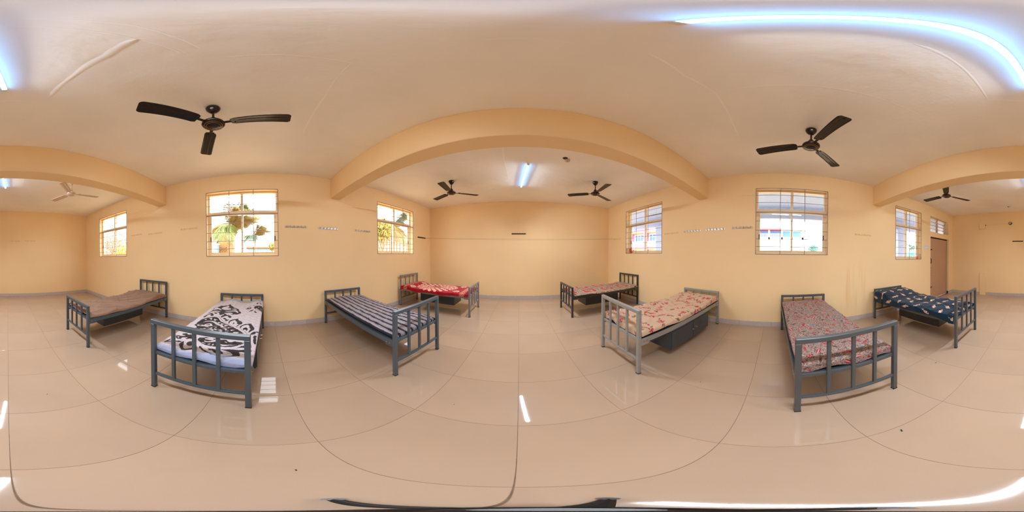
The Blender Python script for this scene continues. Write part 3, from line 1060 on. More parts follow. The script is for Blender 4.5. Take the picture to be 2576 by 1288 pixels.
def paint_leaves(S, T, seed):
    P = Print(S, T, (162, 138, 131))
    n1 = vnoise(S * 170, T * 170, seed, 128)
    n2 = vnoise(S * 95 + 7, T * 95 + 3, seed + 1, 128)
    P.put((np.abs(n2 - .5) < 0.085) * 0.85, (72, 54, 54))
    P.put((n1 > 0.70) * 0.7, (104, 80, 76))
    P.put((n1 < 0.20) * 0.5, (196, 174, 164))
    rng = random.Random(seed)
    pts = []
    tries = 0
    while len(pts) < 175 and tries < 9000:
        tries += 1
        q = (rng.uniform(-.10, 1.9), rng.uniform(-.50, .50))
        if all((q[0] - o[0]) ** 2 + (q[1] - o[1]) ** 2 > 0.084 ** 2 for o in pts):
            pts.append(q)
    for i, (s_, t_) in enumerate(pts):
        a = rng.uniform(-0.6, 2.2)
        ca, sa = math.cos(a), math.sin(a)
        k = rng.uniform(.75, 1.05)
        kind = (0, 1, 5, 2, 5, 3, 0, 1, 2, 5, 4)[i % 11]
        if kind == 0:      # split red bean
            P.spot(s_, t_, .027 * k, .019 * k, a, (120, 20, 34), .12)
            P.spot(s_, t_, .023 * k, .015 * k, a, (186, 52, 68), .2)
            P.line([(s_ - ca * .022, t_ - sa * .022), (s_ + ca * .022, t_ + sa * .022)], .0045, (238, 176, 176))
        elif kind == 1:    # chilli
            for q in range(9):
                f = q / 8 - .5
                P.spot(s_ + ca * f * .085 - sa * f * f * .09, t_ + sa * f * .085 + ca * f * f * .09, .012 * k, (.012 - abs(f) * .012) * k + .002, a, (160, 38, 48), .3)
            P.line([(s_ - ca * .03 - sa * .012, t_ - sa * .03 + ca * .012), (s_, t_)], .003, (226, 110, 110))
        elif kind == 2:    # navy ribbed shell
            P.spot(s_, t_, .034 * k, .020 * k, a, (40, 42, 58), .12)
            for f in (-.6, -.2, .2, .6):
                P.line([(s_ - ca * .024 - sa * f * .02, t_ - sa * .024 + ca * f * .02), (s_ + ca * .026 - sa * f * .026, t_ + sa * .026 + ca * f * .026)], .0026, (176, 182, 196))
        elif kind == 3:    # red ribbed leaf
            P.spot(s_, t_, .036 * k, .017 * k, a, (126, 22, 36), .14)
            for f in range(-2, 3):
                P.line([(s_ + ca * f * .012, t_ + sa * f * .012), (s_ + ca * (f * .012 + .01) - sa * .013, t_ + sa * (f * .012 + .01) + ca * .013)], .0022, (214, 120, 120))
                P.line([(s_ + ca * f * .012, t_ + sa * f * .012), (s_ + ca * (f * .012 + .01) + sa * .013, t_ + sa * (f * .012 + .01) - ca * .013)], .0022, (214, 120, 120))
        elif kind == 4:    # wheel
            P.spot(s_, t_, .030 * k, .030 * k, 0, (130, 20, 34), .10)
            P.spot(s_, t_, .025 * k, .025 * k, 0, (206, 160, 150), .12)
            for q in range(7):
                b = q * 6.283 / 7
                P.line([(s_, t_), (s_ + math.cos(b) * .026 * k, t_ + math.sin(b) * .026 * k)], .0042, (150, 24, 40))
        else:              # brown leaf
            P.spot(s_, t_, .034 * k, .015 * k, a, (92, 66, 62), .3)
            P.line([(s_ - ca * .03, t_ - sa * .03), (s_ + ca * .045, t_ + sa * .045)], .0026, (70, 48, 46))
    return P


def paint_navy(S, T, seed):
    P = Print(S, T, (9, 42, 64))
    P.mul(0.85 + 0.3 * vnoise(S * 5, T * 5, seed))
    rng = random.Random(seed)
    for i in range(9):
        for j in range(5):
            s_ = -0.02 + i * 0.225 + rng.uniform(-.03, .03)
            t_ = -0.46 + (j + (0.5 if i % 2 else 0.0)) * 0.21 + rng.uniform(-.02, .02)
            a = rng.uniform(-.6, .6) + (1.57 if (i + j) % 2 else 0)
            n = rng.choice([3, 4, 4, 5])
            for q in range(n):
                b = a + (q - (n - 1) / 2) * .5
                f = (q - (n - 1) / 2) * .030
                cs, ct = s_ + math.cos(a) * f, t_ + math.sin(a) * f
                r = .034 - abs(f) * .25
                for p_ in range(5):
                    c_ = rng.uniform(0, 6.28)
                    P.spot(cs + math.cos(c_) * r * .5, ct + math.sin(c_) * r * .5, r * .62, r * .42, c_, rng.choice([(232, 206, 182), (222, 186, 164), (206, 160, 140)]), .2)
                for p_ in range(4):
                    c_ = rng.uniform(0, 6.28)
                    P.spot(cs + math.cos(c_) * r * .4, ct + math.sin(c_) * r * .4, r * .34, r * .10, c_ + 1, rng.choice([(104, 52, 46), (138, 76, 64)]), .3)
            e = (s_ + math.cos(a) * .085, t_ + math.sin(a) * .085)
            P.line([(s_ + math.cos(a) * .04, t_ + math.sin(a) * .04), e], .003, (150, 150, 158))
            P.spot(e[0], e[1], .016, .007, a + .6, (160, 160, 170), .3)
    return P


def paint_brown(S, T, seed):
    P = Print(S, T, (140, 112, 94))
    P.mul(0.94 + 0.12 * vnoise(S * 6, T * 6, seed))
    return P


def ramp(a, b):
    def f(x, y):
        q = np.clip((x - a) / (b - a), 0, 1)
        return q * q * (3 - 2 * q)
    return f


M_BED_SLATE = metal('slate_blue_bed_paint', (70, 84, 94))
M_BED_BLUE = metal('grey_blue_bed_paint', (78, 92, 105))
M_BED_GREY = metal('bed_paint_lit_grey', (128, 130, 130))  # same slate bed paint, lightened in colour for stronger light on this bed
M_BED_LIGHT = metal('light_grey_bed_tone', (146, 147, 144))  # paler tone for the frame of the rose sheet bed
M_BED_DARK = metal('charcoal_bed_tone', (56, 58, 58))  # same slate bed paint in a darker tone
M_BED_STEEL = metal('steel_grey_bed_paint', (80, 86, 90))
M_LOCK = metal('dark_slate_locker_paint', (54, 63, 71))
M_LOCK2 = metal('charcoal_locker_paint', (48, 50, 52))
M_MATT = mat('navy_mattress_ticking', (28, 32, 48), 0.85, noise=(40, 0.2))
M_MATT_RED = mat('red_mattress_ticking', (150, 24, 36), 0.85, noise=(40, 0.2))

# bed with the plain brown sheet
b1 = make_bed('steel cot at the wall with a brown sheet, tall end at the wall', -1.055, -2.389, 180.6, True, M_BED_SLATE, M_LOCK, 1)
make_mattress('thin dark mattress under the plain brown sheet', b1, 0.03, 0.355, M_MATT)
make_sheet('bedsheet', 'plain brown crumpled sheet', 'bedsheet', b1, 0.010, 0.050, 0.372, 0.075, 0.06, 0.05, 0.03, paint_brown, 21,
           hump=lambda x, y: 0.055 * ramp(.62, .86)(x, y) - 0.03 * ramp(.93, 1.0)(x, y), wr=0.022, group='bedsheets')
# black and white
b2 = make_bed('steel cot nearest the large palm window, with a black and white sheet', -1.045, -0.489, 177.55, False, M_BED_SLATE, M_LOCK, -1)
make_mattress('navy mattress under the black and white sheet', b2, 0.045, 0.368, M_MATT)
make_sheet('bedsheet', 'black and white sheet with ornate lotus motifs and pale blue hem', 'bedsheet', b2, 0.0042, 0.062, 0.376, 0.055, 0.045, 0.075, 0.03, paint_black_white, 31,
           hump=lambda x, y: ramp(.86, .97)(x, y) * (0.022 + 0.022 * np.cos(y * 5.2 + 1.9)), wr=0.007, group='bedsheets')
# striped
b3 = make_bed('steel cot with a navy and grey striped cotton sheet', -1.036, 1.4915, 177.8, False, M_BED_BLUE, M_LOCK, -1)
make_mattress('dark mattress edge showing under the striped sheet', b3, 0.030, 0.366, M_MATT)
st3 = make_sheet('bedsheet', 'navy and grey striped sheet with a frayed hem', 'bedsheet', b3, 0.0045, 0.044, 0.348, 0.035, 0.05, 0.085, 0.03, paint_stripes, 41,
                 hump=lambda x, y: 0.022 * ramp(.8, .97)(x, y) * (0.6 + 0.5 * np.cos(y * 4.4)), wr=0.008, group='bedsheets')
fr_ = MB()
random.seed(8)
for k in range(70):
    yy = -0.36 + 0.72 * k / 69
    z0_ = 0.484 + 0.006 * math.sin(k * 0.7)
    xx = POST + 0.012
    fr_.tube([(xx, yy, z0_), (xx - random.uniform(0, .006), yy + random.uniform(-.006, .006), z0_ - random.uniform(.018, .03))], 0.0012, seg=3)
fr_ = fr_.build('fringe', mat('fringe_thread', (150, 148, 160), 0.9, noise=(80, 0.3)), st3)
fr_['kind'] = 'stuff'
# red blanket
b4 = make_bed('steel cot in the front corner with a red blanket, tall end at the wall', -1.028, 3.680, 180.1, True, M_BED_GREY, M_LOCK, -1)
make_mattress('thin dark mattress under the red flower blanket', b4, 0.030, 0.368, M_MATT)
make_sheet('blanket', 'crimson blanket with a large pale pink flower', 'blanket', b4, 0.0065, 0.048, 0.384, 0.115, 0.08, 0.07, 0.04, paint_red_flower, 51,
           hump=lambda x, y: 0.050 * ramp(.80, .92)(x, y) - 0.02 * ramp(.96, 1.0)(x, y), wr=0.008, group='bedsheets')
# red patchwork
b5 = make_bed('charcoal steel cot with a red patchwork blanket, tall end at the wall', 1.060, 3.644, 3.6, True, M_BED_DARK, M_LOCK2, 1)
make_mattress('thin mattress under the red patchwork blanket', b5, 0.026, 0.368, M_MATT)
make_sheet('blanket', 'red blanket with square medallions and grey striped bands', 'blanket', b5, 0.0065, 0.038, 0.384, 0.05, 0.05, 0.09, 0.03, paint_patchwork, 61,
           hump=lambda x, y: 0.034 * ramp(.86, .97)(x, y), wr=0.006, group='bedsheets')
# roses
b6 = make_bed('light grey steel cot with a beige rose sheet, locker doors in view', 1.058, 1.551, -2.6, False, M_BED_LIGHT, M_LOCK, -1)
make_mattress('dark mattress with red end under the beige rose sheet', b6, 0.055, 0.366, M_MATT_RED)
make_sheet('bedsheet', 'beige sheet with small red roses and grey leaves', 'bedsheet', b6, 0.0048, 0.080, 0.372, 0.09, 0.07, 0.10, 0.03, paint_roses, 71,
           hump=lambda x, y: 0.040 * ramp(.70, .88)(x, y) - 0.02 * ramp(.95, 1.0)(x, y) + 0.02 * (1 - ramp(0.0, .15)(x, y)), wr=0.016, group='bedsheets')
# leaves
b7 = make_bed('steel cot nearest the right-hand large window, with a leaf print sheet', 0.982, -0.528, 0.6, False, M_BED_STEEL, M_LOCK, -1)
b7['label'] = 'steel cot with a taupe sheet of red and navy leaves'
b2['label'] = 'steel cot with a black and white sheet under the palm window'
make_mattress('thick dark mattress under the leaf print sheet', b7, 0.050, 0.345, M_MATT)
make_sheet('bedsheet', 'taupe sheet scattered with red and navy leaves and shells', 'bedsheet', b7, 0.0042, 0.090, 0.350, 0.085, 0.085, 0.10, 0.03, paint_leaves, 81,
           hump=lambda x, y: 0.010 * ramp(.8, .95)(x, y), wr=0.016, plump=0.022, group='bedsheets')
# navy
b8 = make_bed('steel cot beside the brown door, with a navy flowered sheet', 0.985, -2.409, -0.5, False, M_BED_STEEL, M_LOCK2, -1)
make_mattress('dark mattress under the navy flowered sheet', b8, 0.050, 0.372, M_MATT)
make_sheet('bedsheet', 'navy sheet with clusters of cream flowers', 'bedsheet', b8, 0.0058, 0.074, 0.384, 0.145, 0.09, 0.09, 0.03, paint_navy, 91,
           hump=lambda x, y: 0.085 * ramp(.62, .93)(x, y), wr=0.014, group='bedsheets')

# ------------------------------------------------------------------ ceiling fans
def make_fan(label, m, loc, rot, trim):
    """origin on the ceiling"""
    f = thing('ceiling_fan', label, 'fan', loc, R_(rot), 'ceiling fans')
    MB().lathe([(0, 0), (0.058, 0), (0.062, -0.012), (0.056, -0.04), (0.036, -0.075), (0.022, -0.088), (0, -0.088)], 24).build('canopy', m, f, True)
    MB().cyl((0, 0, -0.08), (0, 0, -0.24), 0.0105, seg=12).build('down_rod', m, f)
    hb = MB().lathe([(0, -0.205), (0.028, -0.205), (0.034, -0.222), (0.040, -0.262), (0.076, -0.274), (0.094, -0.290), (0.097, -0.306), (0.090, -0.320), (0.070, -0.330), (0.062, -0.331), (0.056, -0.336), (0.030, -0.342), (0, -0.343)], 32).build('motor_housing', m, f, True)
    rr = MB()
    for R0 in (0.058, 0.074):
        seg = 32
        z = -0.334 if R0 < 0.06 else -0.3285
        pr = []
        for k in range(9):
            a = 2 * math.pi * k / 8
            pr.append((R0 + 0.0025 * math.cos(a), z + 0.0025 * math.sin(a)))
        rr.lathe(pr, seg)
    rr.build('housing_ring', trim, hb, True)
    for k in range(3):
        b = MB()
        n = 14
        top, bot = [], []
        def wd(u):
            w0 = 0.054 + 0.014 * u
            e = 1.0
            if u > 0.93:
                e = math.sqrt(max(0.0, 1 - ((u - 0.93) / 0.07) ** 2 * 0.55))
            if u < 0.06:
                e = 0.80 + 0.2 * u / 0.06
            return w0 * e
        prof = [(-1, 0.0), (-0.90, -0.004), (-0.80, -0.004), (-0.74, 0.0), (-0.22, 0.0015), (-0.16, -0.003), (0.16, -0.003), (0.22, 0.0015), (0.74, 0.0), (0.80, -0.004), (0.90, -0.004), (1, 0.0)]
        rows = []
        for i in range(n + 1):
            u = (0, .03, .06, .18, .32, .46, .60, .74, .86, .93, .955, .975, .988, .996, 1.0)[i]
            x = 0.150 + 0.455 * u
            w_ = wd(u)
            tw = R_(11 - 4 * u)
            fl_ = 1.0 if 0.06 < u < 0.94 else 0.0
            rows.append([(x, y * w_ * math.cos(tw) - 0.0, y * w_ * math.sin(tw) + h * fl_) for y, h in prof])
        vt = [[b.bm.verts.new((p[0], p[1], p[2] + 0.0018)) for p in r] for r in rows]
        vb = [[b.bm.verts.new((p[0], p[1], p[2] - 0.0018)) for p in r] for r in rows]
        for i in range(n):
            for j in range(len(prof) - 1):
                b.bm.faces.new((vt[i][j], vt[i + 1][j], vt[i + 1][j + 1], vt[i][j + 1]))
                b.bm.faces.new((vb[i][j + 1], vb[i + 1][j + 1], vb[i + 1][j], vb[i][j]))
            b.bm.faces.new((vb[i][0], vb[i + 1][0], vt[i + 1][0], vt[i][0]))
            b.bm.faces.new((vt[i][-1], vt[i + 1][-1], vb[i + 1][-1], vb[i][-1]))
        for i in (0, n):
            for j in range(len(prof) - 1):
                q = (vt[i][j], vt[i][j + 1], vb[i][j + 1], vb[i][j])
                b.bm.faces.new(q if i else q[::-1])
        bo = b.build('blade', m, f)
        bo.location = (0, 0, -0.302)
        bo.rotation_euler = (0, 0, R_(120 * k))
        ar = MB().box(0.080, 0.150, -0.015, 0.015, -0.003, 0.003, bev=0.001)
        ar.box(0.145, 0.200, -0.032, 0.032, 0.003, 0.007, bev=0.001)
        for yy in (-0.02, 0.02):
            ar.cyl((0.178, yy, -0.007), (0.178, yy, 0.008), 0.005, seg=8)
        ar.build('blade_arm', m, bo)
    return f


fan0 = make_fan('brown ceiling fan above the black and white bed', M_FANB, (-1.256, -0.385, HC), 86, M_GOLD)
for lab, (x, y), a in (('brown ceiling fan above the leaf print bed, one blade shining', (1.680, -0.360), 73),
                       ('brown ceiling fan beyond the beam, on the red flower blanket side', (-1.405, 3.180), 35),
                       ('brown ceiling fan beyond the beam, on the red patchwork blanket side', (1.575, 3.150), 28),
                       ('brown ceiling fan beyond the beam, nearest the brown door', (1.740, -3.020), -2)):
    c = copy_tree(fan0)
    c.location = (x, y, HC)
    c.rotation_euler = (0, 0, R_(a))
    c['label'] = lab
make_fan('cream white ceiling fan half hidden by the beam', M_FANW, (-1.295, -3.110, HC), 53, M_WHITE)

# ------------------------------------------------------------------ tube lights
M_GLOW = emis('tube_diffuser', GLOW_COLOR, GLOW_STRENGTH)


def make_tube(label, p0, p1):
    p0, p1 = Vector((*p0, 0)), Vector((*p1, 0))
    c = (p0 + p1) / 2
    L = (p1 - p0).length
    ang = math.atan2(p1.y - p0.y, p1.x - p0.x)
    t = thing('tube_light', label, 'lamp', (c.x, c.y, HC), ang, 'LED tube lights on the ceiling')
    MB().box(-L / 2, L / 2, -0.015, 0.015, -0.022, 0.0, bev=0.002).build('batten', M_WHITE, t)
    d = MB()
    seg = 8
    ring = [(0.0165 * math.cos(math.pi + math.pi * k / seg), -0.022 + 0.020 * math.sin(math.pi + math.pi * k / seg)) for k in range(seg + 1)]
    a = [d.bm.verts.new((-L / 2 + 0.012, y, z)) for y, z in ring]
    b = [d.bm.verts.new((L / 2 - 0.012, y, z)) for y, z in ring]
    for k in range(seg):
        d.bm.faces.new((a[k], b[k], b[k + 1], a[k + 1]))
    d.build('diffuser', M_GLOW, t)
    for sx in (-1, 1):
        MB().box(sx * L / 2 - 0.012, sx * L / 2 + 0.012, -0.018, 0.018, -0.043, -0.001, bev=0.003).build('end_cap', M_WHITE, t)
    for k, (tilt, share) in enumerate(((-38, 0.35), (0, 0.30), (38, 0.35))):     # three facets of the round tube
        ld = bpy.data.lights.new('tube_lamp', 'AREA')
        ld.shape = 'RECTANGLE'
        ld.size, ld.size_y = L - 0.03, 0.016
        ld.energy = TUBE_WATT * share
        ld.color = TUBE_COLOR
        ld.spread = R_(138)
        lo = bpy.data.objects.new('tube_lamp', ld)
        COL.objects.link(lo)
        lo.parent = t
        lo.location = (0, 0.021 * math.sin(R_(tilt)), -0.024 - 0.0215 * math.cos(R_(tilt)))
        lo.rotation_euler = (R_(tilt), 0, 0)


make_tube('long LED tube glowing blue-white on the ceiling between the beams', (0.195, 0.150), (0.016, -1.000))
make_tube('LED tube on the ceiling beyond the beam, between the two red blankets', (0.039, 3.770), (0.146, 2.690))
make_tube('LED tube peeping under the beam on the brown sheet side', (0.040, -3.650), (0.135, -2.560))

# ------------------------------------------------------------------ coat hook rails
def hook_rail(label, X0, sg, y0, y1, z, m, axis='y', painted=False, nh=6):
    """a pressed strip of hooks screwed to a wall"""
    L = y1 - y0
    c = (y0 + y1) / 2
    if axis == 'y':
        o = thing('coat_hook_rail', label, 'hook rail', (X0, c, z), 0 if sg > 0 else math.pi, 'coat hook rails')
    else:
        o = thing('coat_hook_rail', label, 'hook rail', (c, X0, z), math.pi / 2 if sg > 0 else -math.pi / 2, 'coat hook rails')
    h = 0.017
    MB().box(0.0, 0.005, -L / 2, L / 2, -h, h, bev=0.0015).build('back_strip', m, o)
    for k in range(nh):
        y = -L / 2 + L * (k + 0.5) / nh
        hk = MB()
        if painted:
            hk.tube([(0.004, y, -0.004), (0.016, y, 0.002), (0.018, y, 0.012)], 0.004, seg=6)
        else:
            hk.tube([(0.004, y, 0.004), (0.022, y, -0.010), (0.034, y, -0.006), (0.040, y, 0.012)], 0.0045, seg=6)
            hk.tube([(0.004, y, 0.010), (0.020, y, 0.016), (0.026, y, 0.028)], 0.004, seg=6)
        hk.build('hook', m, o)
    return o


M_PWALL = mat('overpainted_strip', (233, 200, 146), 0.6, noise=(14, 0.12))
M_TARN = mat('tarnished_steel', (196, 188, 178), 0.28, metal=1.0, noise=(40, 0.35))
M_BLKSTRIP = mat('blackened_steel', (44, 40, 32), 0.5, metal=0.4, noise=(30, 0.3))
hook_rail('shiny hook rail right of the palm window, nearest of three', XL, 1, 0.407, 0.832, 1.952, M_TARN)
hook_rail('bright hook rail in the middle of three above the striped bed', XL, 1, 1.076, 1.500, 1.945, M_CHROME)
hook_rail('hook rail above the striped bed, nearest the tin roof window', XL, 1, 1.898, 2.338, 1.948, M_TARN)
hook_rail('hook rail in the corner holding the sagging cord', XL, 1, 4.220, 4.673, 1.962, M_BLKSTRIP)
hook_rail('hook rail painted over in cream, left of the palm window', XL, 1, -1.690, -1.290, 1.985, M_PWALL, painted=True)
hook_rail('painted over hook rail above the brown bed, nearer the window frame', XL, 1, -3.195, -2.800, 1.982, M_PWALL, painted=True)
hook_rail('painted over hook rail above the brown bed, middle of the wall', XL, 1, -2.590, -2.170, 1.958, M_PWALL, painted=True)
hook_rail('painted over hook rail beside the pink building window', XR, -1, 2.054, 2.462, 1.909, M_PWALL, painted=True)
hook_rail('steel hook rail above the rose bed, farthest from the large window', XR, -1, 1.499, 1.917, 1.918, M_TARN)
hook_rail('bright hook rail above the rose bed, middle of three', XR, -1, 0.973, 1.386, 1.926, M_CHROME)
hook_rail('steel hook rail above the rose bed, touching the large window', XR, -1, 0.434, 0.844, 1.938, M_TARN)
hook_rail('painted over hook rail between the large window and the beam', XR, -1, -2.010, -1.599, 1.878, M_PWALL, painted=True)
hook_rail('cream hook rail in the far corner, holding the other cord end', XR, -1, 4.228, 4.660, 1.915, M_PWALL, painted=True)
hook_rail('black hook rail in the middle of the plain end wall above the cord', YF, -1, -0.239, 0.199, 2.035, M_BLKSTRIP, axis='x')
hook_rail('black hook rail on the wall beside the torn wire hole', YB, 1, 0.291, 0.679, 1.980, M_BLKSTRIP, axis='x')
hook_rail('painted over hook rail on the bare back wall, nearer the middle', YB, 1, -0.443, -0.090, 1.985, M_PWALL, axis='x', painted=True)
hook_rail('painted over hook rail on the bare back wall, nearer the brown bed', YB, 1, -1.016, -0.628, 1.996, M_PWALL, axis='x', painted=True)

# clothes cord across the room
cv = MB()
for off in (0.0, 0.012):
    a, b = Vector((XL + 0.03, 4.50, 1.955)), Vector((XR - 0.03, 4.40, 1.925))
    P = []
    for k in range(33):
        u = k / 32
        q = a.lerp(b, u)
        sag = (0.115 + off * 2) * 4 * u * (1 - u)
        P.append((q.x, q.y + off, q.z - sag))
    cv.tube(P, 0.0022, seg=5)
tag(cv.build('clothes_line', M_ROPE), 'thin double cord strung wall to wall before the end wall', 'cord')

# switch plate by the door
sw = MB().box(XR - 0.012, XR, -4.160, -3.905, 1.640, 1.780, bev=0.003).build('switch_board', M_WHITE)
tag(sw, 'white switch board between the narrow window and brown door', 'switch')
M_KEY = mat('grey_switch_key', (206, 200, 194), 0.4, noise=(10, 0.03))
for i in range(4):
    for j in range(2):
        yc, zc = -3.94 - i * 0.062, 1.745 - j * 0.068
        b = MB()
        if j == 1 and i < 3:
            for dy, dz_ in ((-.010, -.008), (.010, -.008), (0, .012)):
                b.cyl((XR - 0.0135, yc + dy, zc + dz_), (XR - 0.011, yc + dy, zc + dz_), 0.004, seg=8)
            b.build('socket_pin_hole', M_DARK, sw)
        else:
            b.box(XR - 0.017, XR - 0.011, yc - 0.016, yc + 0.016, zc - 0.022, zc + 0.022, bev=0.002)
            b.build('switch_key', M_KEY, sw)

# cream box, surface wire and torn junction hole on the back wall
cb = MB().box(1.676, 1.906, YB, YB + 0.030, 2.462, 2.642, bev=0.004).build('switch_box', M_WALL)
tag(cb, 'blank cream box high on the back wall', 'box')
MB().box(1.655, 1.677, YB, YB + 0.02, 2.575, 2.625, bev=0.003).build('wire_entry', M_DARK, cb)
wi = MB().tube([(1.655, YB + 0.006, 2.598), (1.30, YB + 0.006, 2.606), (0.95, YB + 0.006, 2.618), (0.80, YB + 0.006, 2.626)], 0.0035, seg=5).build('surface_wire', M_PWALL)
tag(wi, 'thin painted wire running from the cream box to the hole', 'wire')
M_HOLE = mat('broken_plaster', (66, 56, 50), 0.9, noise=(30, 0.4))
M_WAD = mat('grey_cotton_wad', (196, 190, 186), 0.9, noise=(60, 0.2), bump=(60, 0.8, 0.01))
random.seed(5)
hb_ = MB()
hb_.poly([(0.753 + math.cos(k * 0.628) * random.uniform(.052, .075), YB + 0.001, 2.636 + math.sin(k * 0.628) * random.uniform(.045, .066)) for k in range(10)], thick=Vector((0, 0.006, 0)))
ho = hb_.build('junction_hole', M_HOLE)
tag(ho, 'torn junction hole stuffed with grey wadding', 'hole')
wd_ = MB()
for k in range(7):
    bmesh.ops.create_icosphere(wd_.bm, subdivisions=2, radius=random.uniform(.016, .026), matrix=Matrix.Translation((0.753 + random.uniform(-.026, .026), YB + 0.014, 2.636 + random.uniform(-.022, .022))))
wd_.build('wadding', M_WAD, ho, True)

# junction box on the ceiling beyond the beam
jb = MB().lathe([(0, -0.030), (0.040, -0.030), (0.046, -0.022), (0.047, 0.0), (0, 0.0)], 24).build('junction_cover', mat('cream_plastic_cover', (206, 184, 162), 0.4, noise=(9, 0.04)), None, True)
jb.location = (0.735, 2.455, HC - 0.002)
tag(jb, 'round plastic junction cover on the ceiling beyond the beam', 'cover')
jh = MB().lathe([(0, -0.004), (0.034, -0.004), (0.040, 0.0)], 16).build('open_hole', M_BLK, jb)
jh.location = (-0.045, -0.045, 0.0015)
MB().cyl((0, 0, -0.031), (0.0, 0, -0.034), 0.005, seg=8).build('screw', M_DARK, jb)
# small hook left in the ceiling at the back
hk = MB().cyl((0, 0, 0), (0, 0, -0.03), 0.012, seg=10).tube([(0, 0, -0.028), (-0.05, 0.01, -0.02), (-0.09, 0.02, -0.01)], 0.004, seg=6).build('ceiling_hook', M_BLKSTRIP)
hk.location = (0.74, -5.13, HC)
tag(hk, 'small dark hook stub in the ceiling near the back wall', 'hook')

# things standing on the window sills
M_CARD = mat('red_brown_card', (176, 84, 70), 0.6, noise=(26, 0.3))
pk = MB().box(-0.006, 0.006, -0.055, 0.055, 0, 0.17, bev=0.001).build('card_packet', M_CARD)
pk.location = (XR + 0.085, 3.835, R_WIN[2][2] + 0.010)
pk.rotation_euler = (R_(-14), R_(10), 0)
pk.location.z += 0.0
tag(pk, 'red brown packet leaning on the sill of the pink building window', 'packet')
bt = MB().lathe([(0, 0), (0.022, 0), (0.022, 0.075), (0.010, 0.092), (0.010, 0.112), (0, 0.112)], 14).build('small_bottle', mat('red_bottle_label', (220, 120, 110), 0.4, noise=(12, 0.1)), None, True)
bt.location = (XR + 0.075, -3.70, R_WIN[0][2] + 0.0105)
tag(bt, 'small red bottle on the sill of the narrow window', 'bottle')
MB().cyl((0, 0, 0.110), (0, 0, 0.128), 0.011, seg=12).build('bottle_cap', M_WHITE, bt)

# small black stand that held the camera, on the floor under it
ms = thing('camera_stand', 'small black folded camera stand on the floor tiles', 'stand', (0.0, 0.0, 0.0))
M_BLACKP = mat('black_anodised_tube', (14, 14, 15), 0.35, noise=(20, 0.1))
MB().cyl((0.006, 0.006, 0.02), (0.006, 0.006, 0.16), 0.011, seg=14).build('column', M_BLACKP, ms)
MB().lathe([(0, 0.004), (0.022, 0.004), (0.024, 0.02), (0.014, 0.034), (0, 0.034)], 18, (0.006, 0.006, 0)).build('hub', M_BLACKP, ms, True)
for ex_, ey_ in ((-0.098, 0.032), (0.060, 0.084), (0.030, -0.034)):
    MB().cyl((0.006, 0.010, 0.016), (ex_, ey_, 0.008), 0.0085, 0.006, seg=10).cyl((ex_ - 0.001, ey_, 0.0), (ex_, ey_, 0.014), 0.009, seg=10).build('leg', M_BLACKP, ms)

# specks of litter on the tiles
for i, (x, y, s) in enumerate(((-0.36, 0.06, .006), (1.02, -1.55, .012), (0.55, -0.55, .012), (-0.30, -1.22, .006), (-0.42, 0.98, .005), (1.28, 0.62, .006))):
    sp = MB().box(-s, s, -s * .35, s * .35, 0.0, 0.0018, bev=0.0005).build('litter_speck', M_BLKSTRIP)
    sp.location = (x, y, 0.0002)
    sp.rotation_euler = (0, 0, i * 1.3)
    tag(sp, 'dark speck of dirt on the tiles ' + ('near the black camera stand', 'beside the leaf print cot, nearer the back', 'between the camera stand and the leaf print cot', 'in front of the brown sheet cot', 'in the open floor before the striped cot', 'in front of the rose sheet cot')[i], 'speck', 'specks of dirt on the floor')

# ------------------------------------------------------------------ outside
M_GRND = mat('sandy_ground', (190, 160, 120), 0.9, noise=(0.4, 0.15))
gz = -3.30
struct(MB().box(-70, 70, -70, 70, gz - 0.3, gz).build('ground', M_GRND))
M_VER = mat('pale_blue_veranda_paint', (158, 180, 222), 0.7, noise=(1, 0.03))
struct(MB().box(XR + T, 5.55, -8.5, 8.5, 2.98, 3.14).build('veranda_slab', M_VER))
struct(MB().box(5.10, 5.40, -8.5, 8.5, 2.60, 2.98).build('veranda_beam', M_VER))
struct(MB().box(XR + T, 5.55, -8.5, 8.5, -0.16, -0.01).build('veranda_floor', mat('grey_veranda_floor', (186, 180, 172), 0.6, noise=(2, 0.05))))
struct(MB().box(5.30, 5.42, -8.5, 8.5, -0.01, 0.85).build('veranda_parapet', M_VER))
for yc in (-4.80, -0.4 - 7.6, 4.28, 7.9):
    struct(MB().box(4.92, 5.28, yc - 0.18, yc + 0.18, -0.01, 2.60, bev=0.01).build('veranda_column', M_VER))
# row of hooks showing in the upper pane, built as a solid strip
hr = thing('hook_strip', 'row of wire spikes outside the pane of the pink building window', 'rail', (XR + 0.203, 2.98, 2.50))
MB().box(-0.008, 0.008, -0.26, 0.29, -0.010, 0.010).build('strip', M_GRILLE, hr)
for k in range(8):
    y = -0.21 + k * 0.06
    MB().tube([(0, y, 0), (0, y + 0.012, 0.055)], 0.003, seg=5).build('wire_hook', M_GRILLE, hr)


def window_part(parent, x, y0, y1, z0, z1, mg, mf, nx=2, face=-1, name='window'):
    f = MB()
    e = 0.05
    xa, xb = (x, x - 0.06) if face < 0 else (x, x + 0.06)
    lo_, hi_ = min(xa, xb), max(xa, xb)
    f.box(lo_, hi_, y0, y0 + e, z0, z1).box(lo_, hi_, y1 - e, y1, z0, z1).box(lo_, hi_, y0, y1, z0, z0 + e).box(lo_, hi_, y0, y1, z1 - e, z1)
    for k in range(1, nx):
        yy = y0 + (y1 - y0) * k / nx
        f.box(lo_, hi_, yy - e / 2, yy + e / 2, z0, z1)
    f.box(lo_, hi_, y0, y1, z0 + (z1 - z0) * .62 - e / 2, z0 + (z1 - z0) * .62 + e / 2)
    o = f.build(name, mf, parent)
    MB().box(x + 0.02 * face * -1 - 0.005, x + 0.02 * face * -1 + 0.005, y0 + e, y1 - e, z0 + e, z1 - e).build('pane', mg, o)
    return o


